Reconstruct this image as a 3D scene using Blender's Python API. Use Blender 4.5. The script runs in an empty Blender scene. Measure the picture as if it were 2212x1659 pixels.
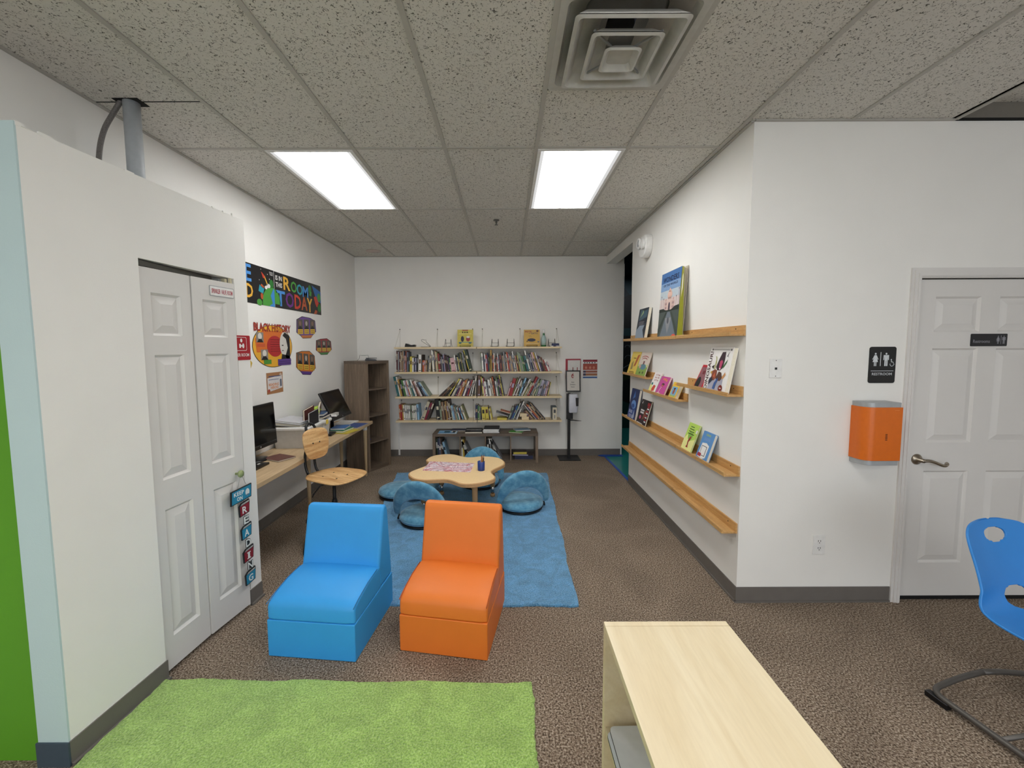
import bpy, bmesh, math, random
from mathutils import Matrix, Vector
from math import sin, cos, pi, radians, atan2, hypot

SC = bpy.context.scene
COL = SC.collection
# ---------------------------------------------------------------- camera
EYE = 1.639
cam_d = bpy.data.cameras.new('camera')
cam = bpy.data.objects.new('camera', cam_d); COL.objects.link(cam); SC.camera = cam
cam.location = (0, 0, EYE)
PITCH, ROLL, FPX, CXP, CYP = 0.0750204, -0.0041417, 891.504, 1095.80, 816.595
cam_d.sensor_fit = 'HORIZONTAL'; cam_d.sensor_width = 36
cam_d.lens = FPX / 2212 * 36
cam_d.shift_x = (1106 - CXP) / 2212
cam_d.shift_y = (CYP - 829.5) / 2212
cam_d.clip_start = 0.02
cam.matrix_world = Matrix.Translation((0, 0, EYE)) @ Matrix.Rotation(pi/2 - PITCH, 4, 'X') @ Matrix.Rotation(ROLL, 4, 'Z')
# ---------------------------------------------------------------- world, exposure
W = bpy.data.worlds.new('world'); SC.world = W; W.use_nodes = True
W.node_tree.nodes['Background'].inputs[0].default_value = (.8, .85, 1, 1)
W.node_tree.nodes['Background'].inputs[1].default_value = 0.02
SC.view_settings.view_transform = 'Standard'; SC.view_settings.look = 'None'
SC.view_settings.gamma = 1; SC.view_settings.use_curve_mapping = False
SC.view_settings.exposure = 0.0
LAMP = 12.8          # strength of the lit ceiling diffusers (this bay)
LAMP2 = 15.5          # the fixtures over the room behind the photographer
LAMP_COL = (1.0, 1.0, .985, 1)
day = bpy.data.lights.new('daylight', 'AREA'); day.shape = 'RECTANGLE'; day.size = 6.0; day.size_y = 1.9; day.energy = 125; day.color = (.86, .93, 1.0)
dlo = bpy.data.objects.new('daylight', day); COL.objects.link(dlo); dlo.location = (2.2, -4.55, 1.35); dlo.rotation_euler = (pi/2, 0, 0)   # sky behind the shop window
SC.cycles.use_denoising = True
SC.cycles.max_bounces = 8; SC.cycles.diffuse_bounces = 5
SC.cycles.sample_clamp_indirect = 6
random.seed(7)

# ---------------------------------------------------------------- picture maths: a measured pixel gives a point on a known plane
def ray(px, py):
    u = (px - CXP) / FPX; v = (py - CYP) / FPX
    c, s = cos(ROLL), sin(ROLL); u, v = c*u + s*v, -s*u + c*v
    c, s = cos(PITCH), sin(PITCH)
    return (u, c - s*v, -s - c*v)
def on_y(px, py, y):
    d = ray(px, py); k = y / d[1]; return d[0]*k, d[2]*k + EYE
# ---------------------------------------------------------------- materials
def lin(h):
    if isinstance(h, str):
        h = h.lstrip('#'); h = tuple(int(h[i:i+2], 16)/255 for i in (0, 2, 4))
    return tuple(c/12.92 if c <= .04045 else ((c+.055)/1.055)**2.4 for c in h) + (1,)
_M = {}
def nt(name):
    m = bpy.data.materials.new(name); m.use_nodes = True
    t = m.node_tree; b = t.nodes['Principled BSDF']; return m, t, b
def N(t, typ, **kw):
    n = t.nodes.new(typ)
    for k, v in kw.items():
        if k in n.inputs: n.inputs[k].default_value = v
        else: setattr(n, k, v)
    return n
def ramp(t, fac, stops):
    r = t.nodes.new('ShaderNodeValToRGB'); t.links.new(fac, r.inputs[0])
    e = r.color_ramp.elements
    while len(e) < len(stops): e.new(0.5)
    for i, (p, c) in enumerate(stops): e[i].position = p; e[i].color = c
    return r
def sh(c, k): return tuple(min(1, x*k) for x in c[:3]) + (1,)
def mat(name, col='ffffff', rough=.6, metal=0, scale=30, var=.05, bump=0, bscale=None, spec=.5, coat=0):
    if name in _M: return _M[name]
    m, t, b = nt(name); c = lin(col)
    tc = t.nodes.new('ShaderNodeTexCoord')
    n = N(t, 'ShaderNodeTexNoise', Scale=scale, Detail=3.0); t.links.new(tc.outputs['Object'], n.inputs['Vector'])
    r = ramp(t, n.outputs[0], [(.3, sh(c, 1-var)), (.7, sh(c, 1+var))])
    t.links.new(r.outputs[0], b.inputs['Base Color'])
    b.inputs['Roughness'].default_value = rough; b.inputs['Metallic'].default_value = metal
    b.inputs['Specular IOR Level'].default_value = spec
    if coat: b.inputs['Coat Weight'].default_value = coat
    if bump:
        n2 = N(t, 'ShaderNodeTexNoise', Scale=bscale or scale, Detail=4.0); t.links.new(tc.outputs['Object'], n2.inputs['Vector'])
        bp = N(t, 'ShaderNodeBump', Strength=bump, Distance=.004); t.links.new(n2.outputs[0], bp.inputs['Height']); t.links.new(bp.outputs[0], b.inputs['Normal'])
    _M[name] = m; return m
def wood(name, c1, c2, axis=0, scale=6, rough=.45, stretch=14, dist=1.5, fine=.35):
    if name in _M: return _M[name]
    m, t, b = nt(name)
    tc = t.nodes.new('ShaderNodeTexCoord'); mp = t.nodes.new('ShaderNodeMapping')
    s = [stretch]*3; s[axis] = 1; mp.inputs['Scale'].default_value = s
    t.links.new(tc.outputs['Object'], mp.inputs[0])
    n = N(t, 'ShaderNodeTexNoise', Scale=scale/3, Detail=6.0, Distortion=dist); t.links.new(mp.outputs[0], n.inputs['Vector'])
    r = ramp(t, n.outputs[0], [(.25, lin(c1)), (.5, tuple((a+b_)/2 for a, b_ in zip(lin(c1), lin(c2)))), (.75, lin(c2))])
    n2 = N(t, 'ShaderNodeTexNoise', Scale=scale*5, Detail=3.0); t.links.new(mp.outputs[0], n2.inputs['Vector'])
    mx = N(t, 'ShaderNodeMix', data_type='RGBA', blend_type='MULTIPLY'); mx.inputs[0].default_value = fine
    r2 = ramp(t, n2.outputs[0], [(.35, (.55, .5, .45, 1)), (.6, (1, 1, 1, 1))])
    t.links.new(r.outputs[0], mx.inputs[6]); t.links.new(r2.outputs[0], mx.inputs[7])
    t.links.new(mx.outputs[2], b.inputs['Base Color']); b.inputs['Roughness'].default_value = rough
    _M[name] = m; return m
def fleck(name, cols, scale, rough=1, bump=.6, bdist=.01, big=None, bigk=.25, sheen=0):
    m, t, b = nt(name); tc = t.nodes.new('ShaderNodeTexCoord')
    n = N(t, 'ShaderNodeTexNoise', Scale=scale, Detail=2.0, Roughness=.7); t.links.new(tc.outputs['Object'], n.inputs['Vector'])
    k = len(cols); r = ramp(t, n.outputs[0], [(.34+.32*i/(k-1), lin(c)) for i, c in enumerate(cols)])
    out = r.outputs[0]
    if big:
        nb = N(t, 'ShaderNodeTexNoise', Scale=big, Detail=4.0, Distortion=1.0); t.links.new(tc.outputs['Object'], nb.inputs['Vector'])
        rb = ramp(t, nb.outputs[0], [(.35, (1-bigk,)*3+(1,)), (.65, (1, 1, 1, 1))])
        mx = N(t, 'ShaderNodeMix', data_type='RGBA', blend_type='MULTIPLY'); mx.inputs[0].default_value = 1
        t.links.new(out, mx.inputs[6]); t.links.new(rb.outputs[0], mx.inputs[7]); out = mx.outputs[2]
    t.links.new(out, b.inputs['Base Color']); b.inputs['Roughness'].default_value = rough
    b.inputs['Specular IOR Level'].default_value = .15
    if sheen: b.inputs['Sheen Weight'].default_value = sheen
    bp = N(t, 'ShaderNodeBump', Strength=bump, Distance=bdist); t.links.new(n.outputs[0], bp.inputs['Height']); t.links.new(bp.outputs[0], b.inputs['Normal'])
    _M[name] = m; return m
def emit(name, col, s):
    m, t, b = nt(name); e = t.nodes.new('ShaderNodeEmission'); e.inputs[1].default_value = s
    # the two tubes behind the lens: brighter bands across the width, a property of the lamp itself
    tc = t.nodes.new('ShaderNodeTexCoord'); sx = t.nodes.new('ShaderNodeSeparateXYZ'); t.links.new(tc.outputs['Object'], sx.inputs[0])
    a = N(t, 'ShaderNodeMath', operation='ABSOLUTE'); t.links.new(sx.outputs[0], a.inputs[0])
    r = ramp(t, a.outputs[0], [(.0, (.066,)*3+(1,)), (.025, (1,)*3+(1,)), (.215, (1,)*3+(1,)), (.25, (.054,)*3+(1,))])
    mx = N(t, 'ShaderNodeMix', data_type='RGBA', blend_type='MULTIPLY'); mx.inputs[0].default_value = 1; mx.inputs[7].default_value = col
    t.links.new(r.outputs[0], mx.inputs[6]); t.links.new(mx.outputs[2], e.inputs[0])
    t.links.new(e.outputs[0], t.nodes['Material Output'].inputs[0]); _M[name] = m; return m
def ceiling_mat():
    m, t, b = nt('mineral_tile'); tc = t.nodes.new('ShaderNodeTexCoord')
    n = N(t, 'ShaderNodeTexNoise', Scale=78.0, Detail=2.5, Roughness=.6, Distortion=1.4); t.links.new(tc.outputs['Object'], n.inputs['Vector'])
    r = ramp(t, n.outputs[0], [(.31, lin('5c5a54')), (.385, lin('8e8b85')), (.41, lin('d2cfc8')), (.8, lin('d8d5ce'))])
    t.links.new(r.outputs[0], b.inputs['Base Color']); b.inputs['Roughness'].default_value = .95
    b.inputs['Specular IOR Level'].default_value = .1
    bp = N(t, 'ShaderNodeBump', Strength=.6, Distance=.003); t.links.new(r.outputs[0], bp.inputs['Height']); t.links.new(bp.outputs[0], b.inputs['Normal'])
    return m
M_WALL = mat('wall_paint', 'eeece8', .75, scale=4, var=.012, bump=.12, bscale=220, spec=.25)
M_WALLB = mat('wall_paint_bounce_tint', 'bfd3d6', .7, scale=4, var=.01, bump=.1, bscale=200, spec=.25)  # white paint, with coloured bounce light put into the base colour
M_GREENW = mat('wall_paint_green', '5a9a1c', .7, scale=4, var=.02, bump=.1, bscale=200)
M_CEIL = ceiling_mat()
M_TBAR = mat('grid_metal', 'b3b0a9', .6, scale=20, var=.03)
M_BASE = mat('rubber_base', '6a6560', .55, scale=15, var=.05)
M_CARPET = fleck('carpet', ['483c32', '82705f', 'a99785', 'd2c3b1'], 120, bump=1, bdist=.012, big=1.6, bigk=.2)
M_RUGB = fleck('blue_pile', ['4586b8', '66a8d8', '84bfe8'], 120, bump=1, bdist=.012, big=9, bigk=.28, sheen=.3)
M_RUGG = fleck('green_pile', ['84ac50', 'a9d068', 'c6e68c'], 120, bump=1, bdist=.012, big=9, bigk=.22, sheen=.3)
M_SUEDE = fleck('teal_suede', ['4c86a6', '5f98b6', '74a9c2'], 14, rough=.9, bump=.15, bdist=.002, sheen=.4)
M_BLUEL = mat('blue_vinyl', '34a0ea', .5, scale=8, var=.02, bump=.12, bscale=320)
M_ORANL = mat('orange_vinyl', 'e67a2a', .5, scale=8, var=.02, bump=.12, bscale=320)
M_WHITE = mat('white_plastic', 'e9e8e6', .4)
M_WPAINT = mat('door_paint', 'dcd9d6', .45, scale=10, var=.01, spec=.4)
M_BLACK = mat('black_metal', '121214', .45)
M_BLKP = mat('black_plastic', '0d0d10', .3)
M_SCREEN = mat('screen_glass', '050506', .12)
M_CHROME = mat('chrome', 'c9ccd0', .18, metal=1)
M_NICKEL = mat('brushed_nickel', 'a49a8c', .3, metal=1)
M_GREYM = mat('grey_metal', 'a8abae', .4, metal=.3)
M_OAK = wood('walnut_grey', '6a5a4c', '94826f', 2, 5)
M_OAKX = wood('walnut_grey_flat', '5a4d42', '7b6c5e', 0, 5)
M_DESK = wood('desk_wood', 'b89c78', 'd2b892', 1, 5, fine=.2)
M_LEG = wood('leg_wood', 'b39a76', 'c9b18c', 2, 6)
M_BAMB = wood('bamboo', 'b98a50', 'd9ae72', 1, 7, fine=.4)
M_PINE = wood('pine_shelf', 'd5bd93', 'e6d3ad', 0, 4, fine=.2)
M_PLY = wood('plywood', 'b57f46', 'efca92', 0, 12, stretch=9, dist=.8, fine=.45)
M_PLY2 = wood('plywood_back', 'b57f46', 'efca92', 1, 12, stretch=9, dist=.8, fine=.45)
M_MAPLE = wood('maple', 'dbc8a2', 'eadcbd', 1, 3, stretch=10, dist=2, fine=.08, rough=.4)
M_MAPLE2 = wood('maple_dull', 'cdbf9f', 'dccfb0', 2, 3, fine=.08)
M_TTOP = mat('table_laminate', 'f4d4a0', .4, scale=60, var=.03)
M_TEDGE = mat('table_edge', 'c89c6c', .5, scale=40, var=.05)
M_PAGE = mat('pages', 'e6dfcd', .8, scale=200, var=.06)
M_SHIRT = mat('tape_blue', '1c4fa8', .5)
M_TEALF = mat('teal_floor', '1f7f78', .3, scale=3)
M_DARK = mat('void_black', '0a0a0b', .9)
PAL = {'wh': ('white', 'efece6'), 'cr': ('cream', 'e0d3b4'), 'bk': ('black', '1a191c'), 'nv': ('navy', '262e55'), 'mr': ('maroon', '5c2128'),
 'rd': ('red', 'b0262a'), 'cz': ('crimson', '8f1438'), 'or': ('orange', 'cf5c28'), 'go': ('golden', 'c99a38'), 'ye': ('yellow', 'e2cd40'),
 'gy': ('grey', '888a90'), 'dg': ('dark grey', '48494e'), 'sl': ('slate', '5e6478'), 'br': ('brown', '704a34'), 'db': ('dark brown', '3d2c26'),
 'tn': ('tan', 'b9956c'), 'be': ('beige', 'cbbd9e'), 'gn': ('green', '43803c'), 'dn': ('dark green', '24402c'), 'sg': ('sage', '8d9d84'),
 'tl': ('teal', '1e6c72'), 'lb': ('light blue', '86b8dc'), 'bl': ('blue', '2a60ac'), 'pk': ('pink', 'dcaaae'), 'lv': ('lavender', 'aaa5c2'),
 'pu': ('purple', '4c3060'), 'ol': ('olive', '82803e'), 'lm': ('lime green', 'b6dc54'), 'rb': ('reddish brown', '8a4034'), 'mg': ('magenta', 'c8489a')}
def P(k):
    h = PAL[k][1]; r, g, b_ = (int(h[q:q+2], 16) for q in (0, 2, 4)); m_ = (r+g+b_)/3       # slightly dulled and darkened
    r, g, b_ = (int(.93*(m_+(v-m_)*.82)) for v in (r, g, b_))
    return mat('ink_' + PAL[k][0].replace(' ', '_'), '%02x%02x%02x' % (r, g, b_), .5, scale=40, var=.08)
def H_(h, rough=.5): return mat('ink_' + h, h, rough, scale=40, var=.03)

# ---------------------------------------------------------------- mesh builder
_txt = {}
def text_geo(s, bold=0.0):
    key = (s, bold)
    bold = min(bold, .035)*.6 if bold < .1 else bold
    if key in _txt: return _txt[key]
    cu = bpy.data.curves.new('t', 'FONT'); cu.body = s; cu.size = 1; cu.offset = bold; cu.resolution_u = 2
    o = bpy.data.objects.new('t', cu); COL.objects.link(o)
    bpy.context.view_layer.update()
    me = o.evaluated_get(bpy.context.evaluated_depsgraph_get()).to_mesh()
    vs = [(v.co.x, v.co.y) for v in me.vertices]; fs = [tuple(p.vertices) for p in me.polygons]
    bpy.data.objects.remove(o); bpy.data.curves.remove(cu)
    if vs:
        x0 = min(v[0] for v in vs); y0 = min(v[1] for v in vs); x1 = max(v[0] for v in vs); y1 = max(v[1] for v in vs)
        vs = [((x-x0)/(x1-x0), (y-y0)/(y1-y0)) for x, y in vs]
    _txt[key] = (vs, fs); return vs, fs
class MB:
    def __init__(s, M=None): s.v = []; s.f = []; s.m = []; s.sm = []; s.mats = []; s.M = M or Matrix()
    def mi(s, m):
        if m not in s.mats: s.mats.append(m)
        return s.mats.index(m)
    def add(s, vs, fs, m, smooth=False, M=None):
        T = s.M @ M if M is not None else s.M; b = len(s.v)
        s.v += [tuple(T @ Vector(v)) for v in vs]
        k = s.mi(m)
        for f in fs: s.f.append(tuple(b+i for i in f)); s.m.append(k); s.sm.append(smooth)
        return s
    def box(s, x0, x1, y0, y1, z0, z1, m, M=None):
        v = [(x, y, z) for z in (z0, z1) for y in (y0, y1) for x in (x0, x1)]
        return s.add(v, [(0, 2, 3, 1), (4, 5, 7, 6), (0, 1, 5, 4), (2, 6, 7, 3), (0, 4, 6, 2), (1, 3, 7, 5)], m, M=M)
    def prism(s, poly, z0, z1, m, M=None, smooth=False):      # poly in xy, extruded in z
        n = len(poly); a = sum(poly[i][0]*poly[(i+1) % n][1]-poly[(i+1) % n][0]*poly[i][1] for i in range(n))
        if a < 0: poly = poly[::-1]
        v = [(x, y, z0) for x, y in poly] + [(x, y, z1) for x, y in poly]
        s.add(v, [tuple(range(n-1, -1, -1)), tuple(range(n, 2*n))], m, M=M)
        b = len(s.v)-2*n; k = s.mi(m)
        for i in range(n): j = (i+1) % n; s.f.append((b+i, b+j, b+n+j, b+n+i)); s.m.append(k); s.sm.append(smooth)
        return s
    def loft(s, rings, m, caps=True, smooth=True, closed=True, M=None):
        n = len(rings[0]); v = [p for r in rings for p in r]; f = []
        for i in range(len(rings)-1):
            for j in range(n if closed else n-1):
                k = (j+1) % n; f.append((i*n+j, i*n+k, (i+1)*n+k, (i+1)*n+j))
        s.add(v, f, m, smooth, M)
        if caps:
            b = len(s.v)-len(v); kk = s.mi(m)
            s.f.append(tuple(b+j for j in range(n-1, -1, -1))); s.m.append(kk); s.sm.append(False)
            s.f.append(tuple(b+(len(rings)-1)*n+j for j in range(n))); s.m.append(kk); s.sm.append(False)
        return s
    def tube(s, pts, r, m, n=12, closed=False, M=None, caps=True):
        pts = [Vector(p) for p in pts]; rings = []; rr = r if isinstance(r, (list, tuple)) else [r]*len(pts)
        prev = None
        for i, p in enumerate(pts):
            if closed: d = pts[(i+1) % len(pts)]-pts[i-1]
            else: d = pts[min(i+1, len(pts)-1)]-pts[max(i-1, 0)]
            d.normalize()
            if prev is None: a = d.orthogonal().normalized()
            else: a = (prev - d*prev.dot(d)).normalized()
            prev = a; b = d.cross(a)
            rings.append([tuple(p + (a*cos(t)+b*sin(t))*rr[i]) for t in [2*pi*j/n for j in range(n)]])
        if closed: rings.append(rings[0])
        return s.loft(rings, m, caps=caps and not closed, M=M)
    def lathe(s, prof, m, n=24, M=None, smooth=True):          # prof: list of (r,z)
        rings = [[(max(r, 1e-5)*cos(2*pi*j/n), max(r, 1e-5)*sin(2*pi*j/n), z) for j in range(n)] for r, z in prof]
        return s.loft(rings, m, caps=True, smooth=smooth, M=M)
    # flat art on the xy plane of the current matrix, layered in z
    def poly(s, pts, m, lay=1):
        n = len(pts); a = sum(pts[i][0]*pts[(i+1) % n][1]-pts[(i+1) % n][0]*pts[i][1] for i in range(n))
        if a < 0: pts = pts[::-1]
        return s.add([(x, y, lay*.0004) for x, y in pts], [tuple(range(n))], m)
    def rect(s, x0, y0, x1, y1, m, lay=1): return s.poly([(x0, y0), (x1, y0), (x1, y1), (x0, y1)], m, lay)
    def disc(s, cx, cy, rx, ry, m, lay=1, n=20, a0=0, a1=2*pi): return s.poly([(cx+rx*cos(a0+(a1-a0)*i/n), cy+ry*sin(a0+(a1-a0)*i/n)) for i in range(n if a1-a0 > 6.2 else n+1)], m, lay)
    def text(s, t, x0, y0, x1, y1, m, lay=2, bold=0.02, rot=False):
        vs, fs = text_geo(t, bold)
        if rot: v = [(x0+(1-b)*(x1-x0), y0+a*(y1-y0), lay*.0004) for a, b in vs]
        else: v = [(x0+a*(x1-x0), y0+b*(y1-y0), lay*.0004) for a, b in vs]
        return s.add(v, fs, m)
    def build(s, name, parent=None, bevel=0, seg=2, sub=0, loc=None):
        me = bpy.data.meshes.new(name)
        used = sorted({i for f in s.f for i in f})
        if len(used) < len(s.v):
            ix = {o_: n_ for n_, o_ in enumerate(used)}; s.v = [s.v[i] for i in used]; s.f = [tuple(ix[i] for i in f) for f in s.f]
        vs = s.v
        if loc is not None: vs = [(a-loc[0], b-loc[1], c-loc[2]) for a, b, c in vs]
        me.from_pydata(vs, [], s.f)
        for m in s.mats: me.materials.append(m)
        me.polygons.foreach_set('material_index', s.m); me.polygons.foreach_set('use_smooth', s.sm)
        me.update(); o = bpy.data.objects.new(name, me); COL.objects.link(o)
        if loc is not None: o.location = loc
        if parent is not None: o.parent = parent
        if bevel:
            b = o.modifiers.new('b', 'BEVEL'); b.width = bevel; b.segments = seg; b.limit_method = 'ANGLE'; b.angle_limit = radians(40)
            if seg > 1: me.polygons.foreach_set('use_smooth', [True]*len(me.polygons)); b.harden_normals = True
        if sub: q = o.modifiers.new('s', 'SUBSURF'); q.levels = sub; q.render_levels = sub
        return o
def empty(name, label, cat, loc=(0, 0, 0), rz=0, group=None):
    o = bpy.data.objects.new(name, None); COL.objects.link(o); o.location = loc; o.rotation_euler = (0, 0, rz)
    o.empty_display_size = .05
    return tag(o, label, cat, group)
def tag(o, label, cat, group=None, kind=None):
    o['label'] = label; o['category'] = cat
    if group: o['group'] = group
    if kind: o['kind'] = kind
    return o
def struct(o, label=None): 
    o['kind'] = 'structure'
    if label: o['label'] = label
    return o
def frame(o, U, V):
    U = Vector(U).normalized(); V = Vector(V).normalized(); Nn = U.cross(V)
    return Matrix(((U.x, V.x, Nn.x, o[0]), (U.y, V.y, Nn.y, o[1]), (U.z, V.z, Nn.z, o[2]), (0, 0, 0, 1)))
def copy_tree(o, parent=None):
    c = o.copy(); COL.objects.link(c)
    if parent is not None: c.parent = parent
    for ch in list(o.children): copy_tree(ch, c)
    return c
def arc(cx, cy, r, a0, a1, n=8): return [(cx+r*cos(a0+(a1-a0)*i/n), cy+r*sin(a0+(a1-a0)*i/n)) for i in range(n+1)]
def rrect(x0, y0, x1, y1, r, n=6):
    return arc(x1-r, y0+r, r, -pi/2, 0, n)+arc(x1-r, y1-r, r, 0, pi/2, n)+arc(x0+r, y1-r, r, pi/2, pi, n)+arc(x0+r, y0+r, r, pi, 1.5*pi, n)
def spline(pts, n=8, closed=True):
    out = []; k = len(pts)
    for i in range(k if closed else k-1):
        g = (lambda j: Vector(pts[j % k])) if closed else (lambda j: Vector(pts[min(max(j, 0), k-1)]))
        p0, p1, p2, p3 = g(i-1), g(i), g(i+1), g(i+2)
        for q in range(n):
            t = q/n
            out.append(tuple(.5*((2*p1)+(p2-p0)*t+(2*p0-5*p1+4*p2-p3)*t*t+(3*p1-p0-3*p2+p3)*t**3)))
    if not closed: out.append(tuple(pts[-1]))
    return out
ORD = ['', 'first', 'second', 'third', 'fourth', 'fifth', 'sixth', 'seventh', 'eighth', 'ninth', 'tenth', 'eleventh', 'twelfth', 'thirteenth', 'fourteenth', 'fifteenth', 'sixteenth', 'seventeenth', 'eighteenth', 'nineteenth']
TENS = {2: 'twent', 3: 'thirt', 4: 'fort', 5: 'fift', 6: 'sixt'}
def ordinal(n):
    if n < 20: return ORD[n]
    t, u = divmod(n, 10)
    return TENS[t]+'ieth' if u == 0 else TENS[t]+'y-'+ORD[u]

# ================================================================= THE SETTING
XL, XR, YB, YF, ZC = -2.225, 1.4627, 6.14, 2.537, 2.959
G0, T = .2003, .6096
struct(MB().box(-2.4, 6, -4.2, 6.3, -.05, 0, M_CARPET).build('floor'))
b = MB().box(-2.4, XL, -4.2, 6.3, 0, 3.4, M_WALL); struct(b.build('wall_left'))
struct(MB().box(XL, 1.716, YB, 6.3, 0, 3.3, M_WALL).build('wall_back'))
struct(MB().box(XR, 1.60, YF+.12, 4.895, 0, 3.3, M_WALL).box(XR, 1.60, 4.895, YB, 2.846, 3.3, M_WALL).build('wall_right'))
dx0, dx1, dz1 = 2.505, 3.395, 2.045
struct(MB().box(XR, dx0, YF, YF+.12, 0, 3.3, M_WALL).box(dx0, dx1, YF, YF+.12, dz1, 3.3, M_WALL).box(dx1, 6, YF, YF+.12, 0, 3.3, M_WALL).build('wall_front_right'))
struct(MB().box(6, 6.2, -4.2, YF+.12, 0, 3.4, M_WALL).build('wall_far_right'))
struct(MB().box(-2.4, -.8, -4.4, -4.2, 0, 3.4, M_WALL).box(5.2, 6.2, -4.4, -4.2, 0, 3.4, M_WALL).box(-.8, 5.2, -4.4, -4.2, 0, .4, M_WALL).box(-.8, 5.2, -4.4, -4.2, 2.3, 3.4, M_WALL).build('wall_rear'))
b = MB()
for x in (-.8, 1.17, 3.17, 5.14): b.box(x, x+.06, -4.34, -4.28, .4, 2.3, M_CEIL)
b.box(-.8, 5.2, -4.34, -4.28, .4, .46, M_CEIL).box(-.8, 5.2, -4.34, -4.28, 2.24, 2.3, M_CEIL)
struct(b.build('window_1'))
# suspended ceiling, with the diffuser cell left open, and the raised part at the right
vx0, vx1, vy0, vy1 = G0, G0+T, 1.633, 2.243
XE = G0+4*T
b = MB()
zc, zt = ZC+.004, ZC+.03
for (x0, x1, y0, y1) in ((-2.4, vx0, -4.2, 6.3), (vx0, vx1, -4.2, vy0), (vx0, vx1, vy1, 6.3), (vx1, XE, -4.2, 2.66), (vx1, 1.7, 2.66, 6.3)):
    b.box(x0, x1, y0, y1, zc, zt, M_CEIL)
b.box(XE, 6.2, -4.2, 2.66, 3.06, 3.09, M_CEIL)
b.box(XE-.03, XE, -4.2, YF-.001, ZC+.004, 3.07, M_WALL)
struct(b.build('ceiling'))
struct(MB().box(XE, 6, YF-.004, YF-.0005, 2.968, 3.06, H_('77726a')).box(XE, 6, YF-.012, YF-.0005, 2.956, 2.968, M_DARK).build('trim_recess_shade'))  # dark face painted in for the shaded recess, above a black strip
b = MB()
for k in range(-4, 5):
    x = G0+k*T
    b.box(x-.012, x+.012, -4.2, YF-.005 if k >= 3 else YB-.002, ZC-.002, ZC+.0035, M_TBAR)
for j in range(-5, 3):
    y = 2.8525+j*1.2192
    b.box(XL+.01, XR-.005 if y > YF else XE, y-.012, y+.012, ZC-.0015, ZC+.0036, M_TBAR)
b.box(XL+.001, XL+.02, -4.2, YB-.005, ZC-.004, ZC+.003, M_TBAR)
b.box(XR-.02, XR-.001, YF, YB-.005, ZC-.004, ZC+.003, M_TBAR)
b.box(XL, XR, YB-.02, YB-.001, ZC-.004, ZC+.003, M_TBAR)
b.box(XR, XE, YF-.018, YF-.001, ZC-.004, ZC+.003, M_TBAR)
struct(b.build('trim_1'))
# slit where the tile was cut around the pipe
struct(MB().box(XL+.02, -1.64, 2.323, 2.329, ZC+.002, ZC+.0038, M_DARK).box(-2.09, -1.955, 2.29, 2.37, ZC+.001, ZC+.0037, M_DARK).build('trim_2'))
# closet partition boxed out of the left wall
def ax(y): return -1.726+(y-1.515)*(.09/1.115)            # face of the closet, a touch out of square
CZ = 2.43
b = MB()
o0, o1, oz = 1.93, 2.525, 2.055
def slab(y0, y1, z0, z1, th=.112):
    v = [(ax(y0)-th, y0, z0), (ax(y0), y0, z0), (ax(y1), y1, z0), (ax(y1)-th, y1, z0)]
    v += [(x, y, z1) for x, y, _ in v]
    b.add(v, [(0, 3, 2, 1), (4, 5, 6, 7), (0, 1, 5, 4), (1, 2, 6, 5), (2, 3, 7, 6), (3, 0, 4, 7)], M_WALL)
slab(1.515, o0, 0, CZ); slab(o0, o1, oz, CZ); slab(o1, 2.63, 0, CZ)
b.box(XL, ax(2.63)-.1, 2.52, 2.63, 0, CZ, M_WALL)
b.box(-1.95, -1.72, 1.53, 2.6, CZ-.002, CZ-.001, M_WALL)
struct(b.build('wall_closet'))
struct(MB().box(-1.846, -1.7265, 1.508, 1.5148, 0, CZ+.008, M_WALLB).build('wall_closet_end'))
struct(MB().box(XL, -1.85, 1.53, 1.58, 0, 2.4, M_GREENW).build('wall_green'))
# rough drywall edge on top of the partition
b = MB()
for i in (0, 1, 5, 11, 12, 13):
    y = 1.52+.079*i+random.uniform(-.02, .02); w = random.uniform(.02, .07); h = random.uniform(.004, .014)
    b.box(ax(y)-.006, ax(y)+.0015, y, min(y+w, 2.63), CZ-.005, CZ+h, M_WALL)
struct(b.build('trim_3'))
# base boards
def bb(name, m): struct(m.build(name))
b = MB().box(XL+.001, XL+.007, 2.63, YB, 0, .1, M_BASE).box(XL+.001, XL+.014, 2.63, YB, 0, .012, M_BASE); bb('baseboard_left', b)
b = MB().box(XL, 1.70, YB-.006, YB-.0005, 0, .1, M_BASE).box(XL, 1.70, YB-.014, YB-.0005, 0, .012, M_BASE); bb('baseboard_back', b)
b = MB().box(XR-.006, XR-.0005, YF, 4.89, 0, .1, M_BASE).box(XR-.015, XR-.0005, YF-.015, 4.89, 0, .012, M_BASE); bb('baseboard_right', b)
b = MB().box(XR-.006, 2.44, YF-.006, YF-.0005, 0, .1, M_BASE).box(XR-.014, 2.44, YF-.014, YF-.0005, 0, .012, M_BASE).box(3.46, 6, YF-.006, YF-.0005, 0, .1, M_BASE); bb('baseboard_front_right', b)
b = MB()
for y0, y1 in ((1.508, 1.935), (2.52, 2.63)):
    for d, z in ((.006, .1), (.02, .012)):
        v = [(ax(y0), y0, 0), (ax(y0)+d, y0, 0), (ax(y1)+d, y1, 0), (ax(y1), y1, 0)]; v += [(x, y, z) for x, y, _ in v]
        b.add(v, [(0, 3, 2, 1), (4, 5, 6, 7), (0, 1, 5, 4), (1, 2, 6, 5), (2, 3, 7, 6), (3, 0, 4, 7)], M_BASE)
M_BASE2 = mat('rubber_base_navy', '3f4d5a', .55)
b.box(-1.85, -1.722, 1.501, 1.5075, 0, .1, M_BASE2)
bb('baseboard_closet', b)
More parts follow.
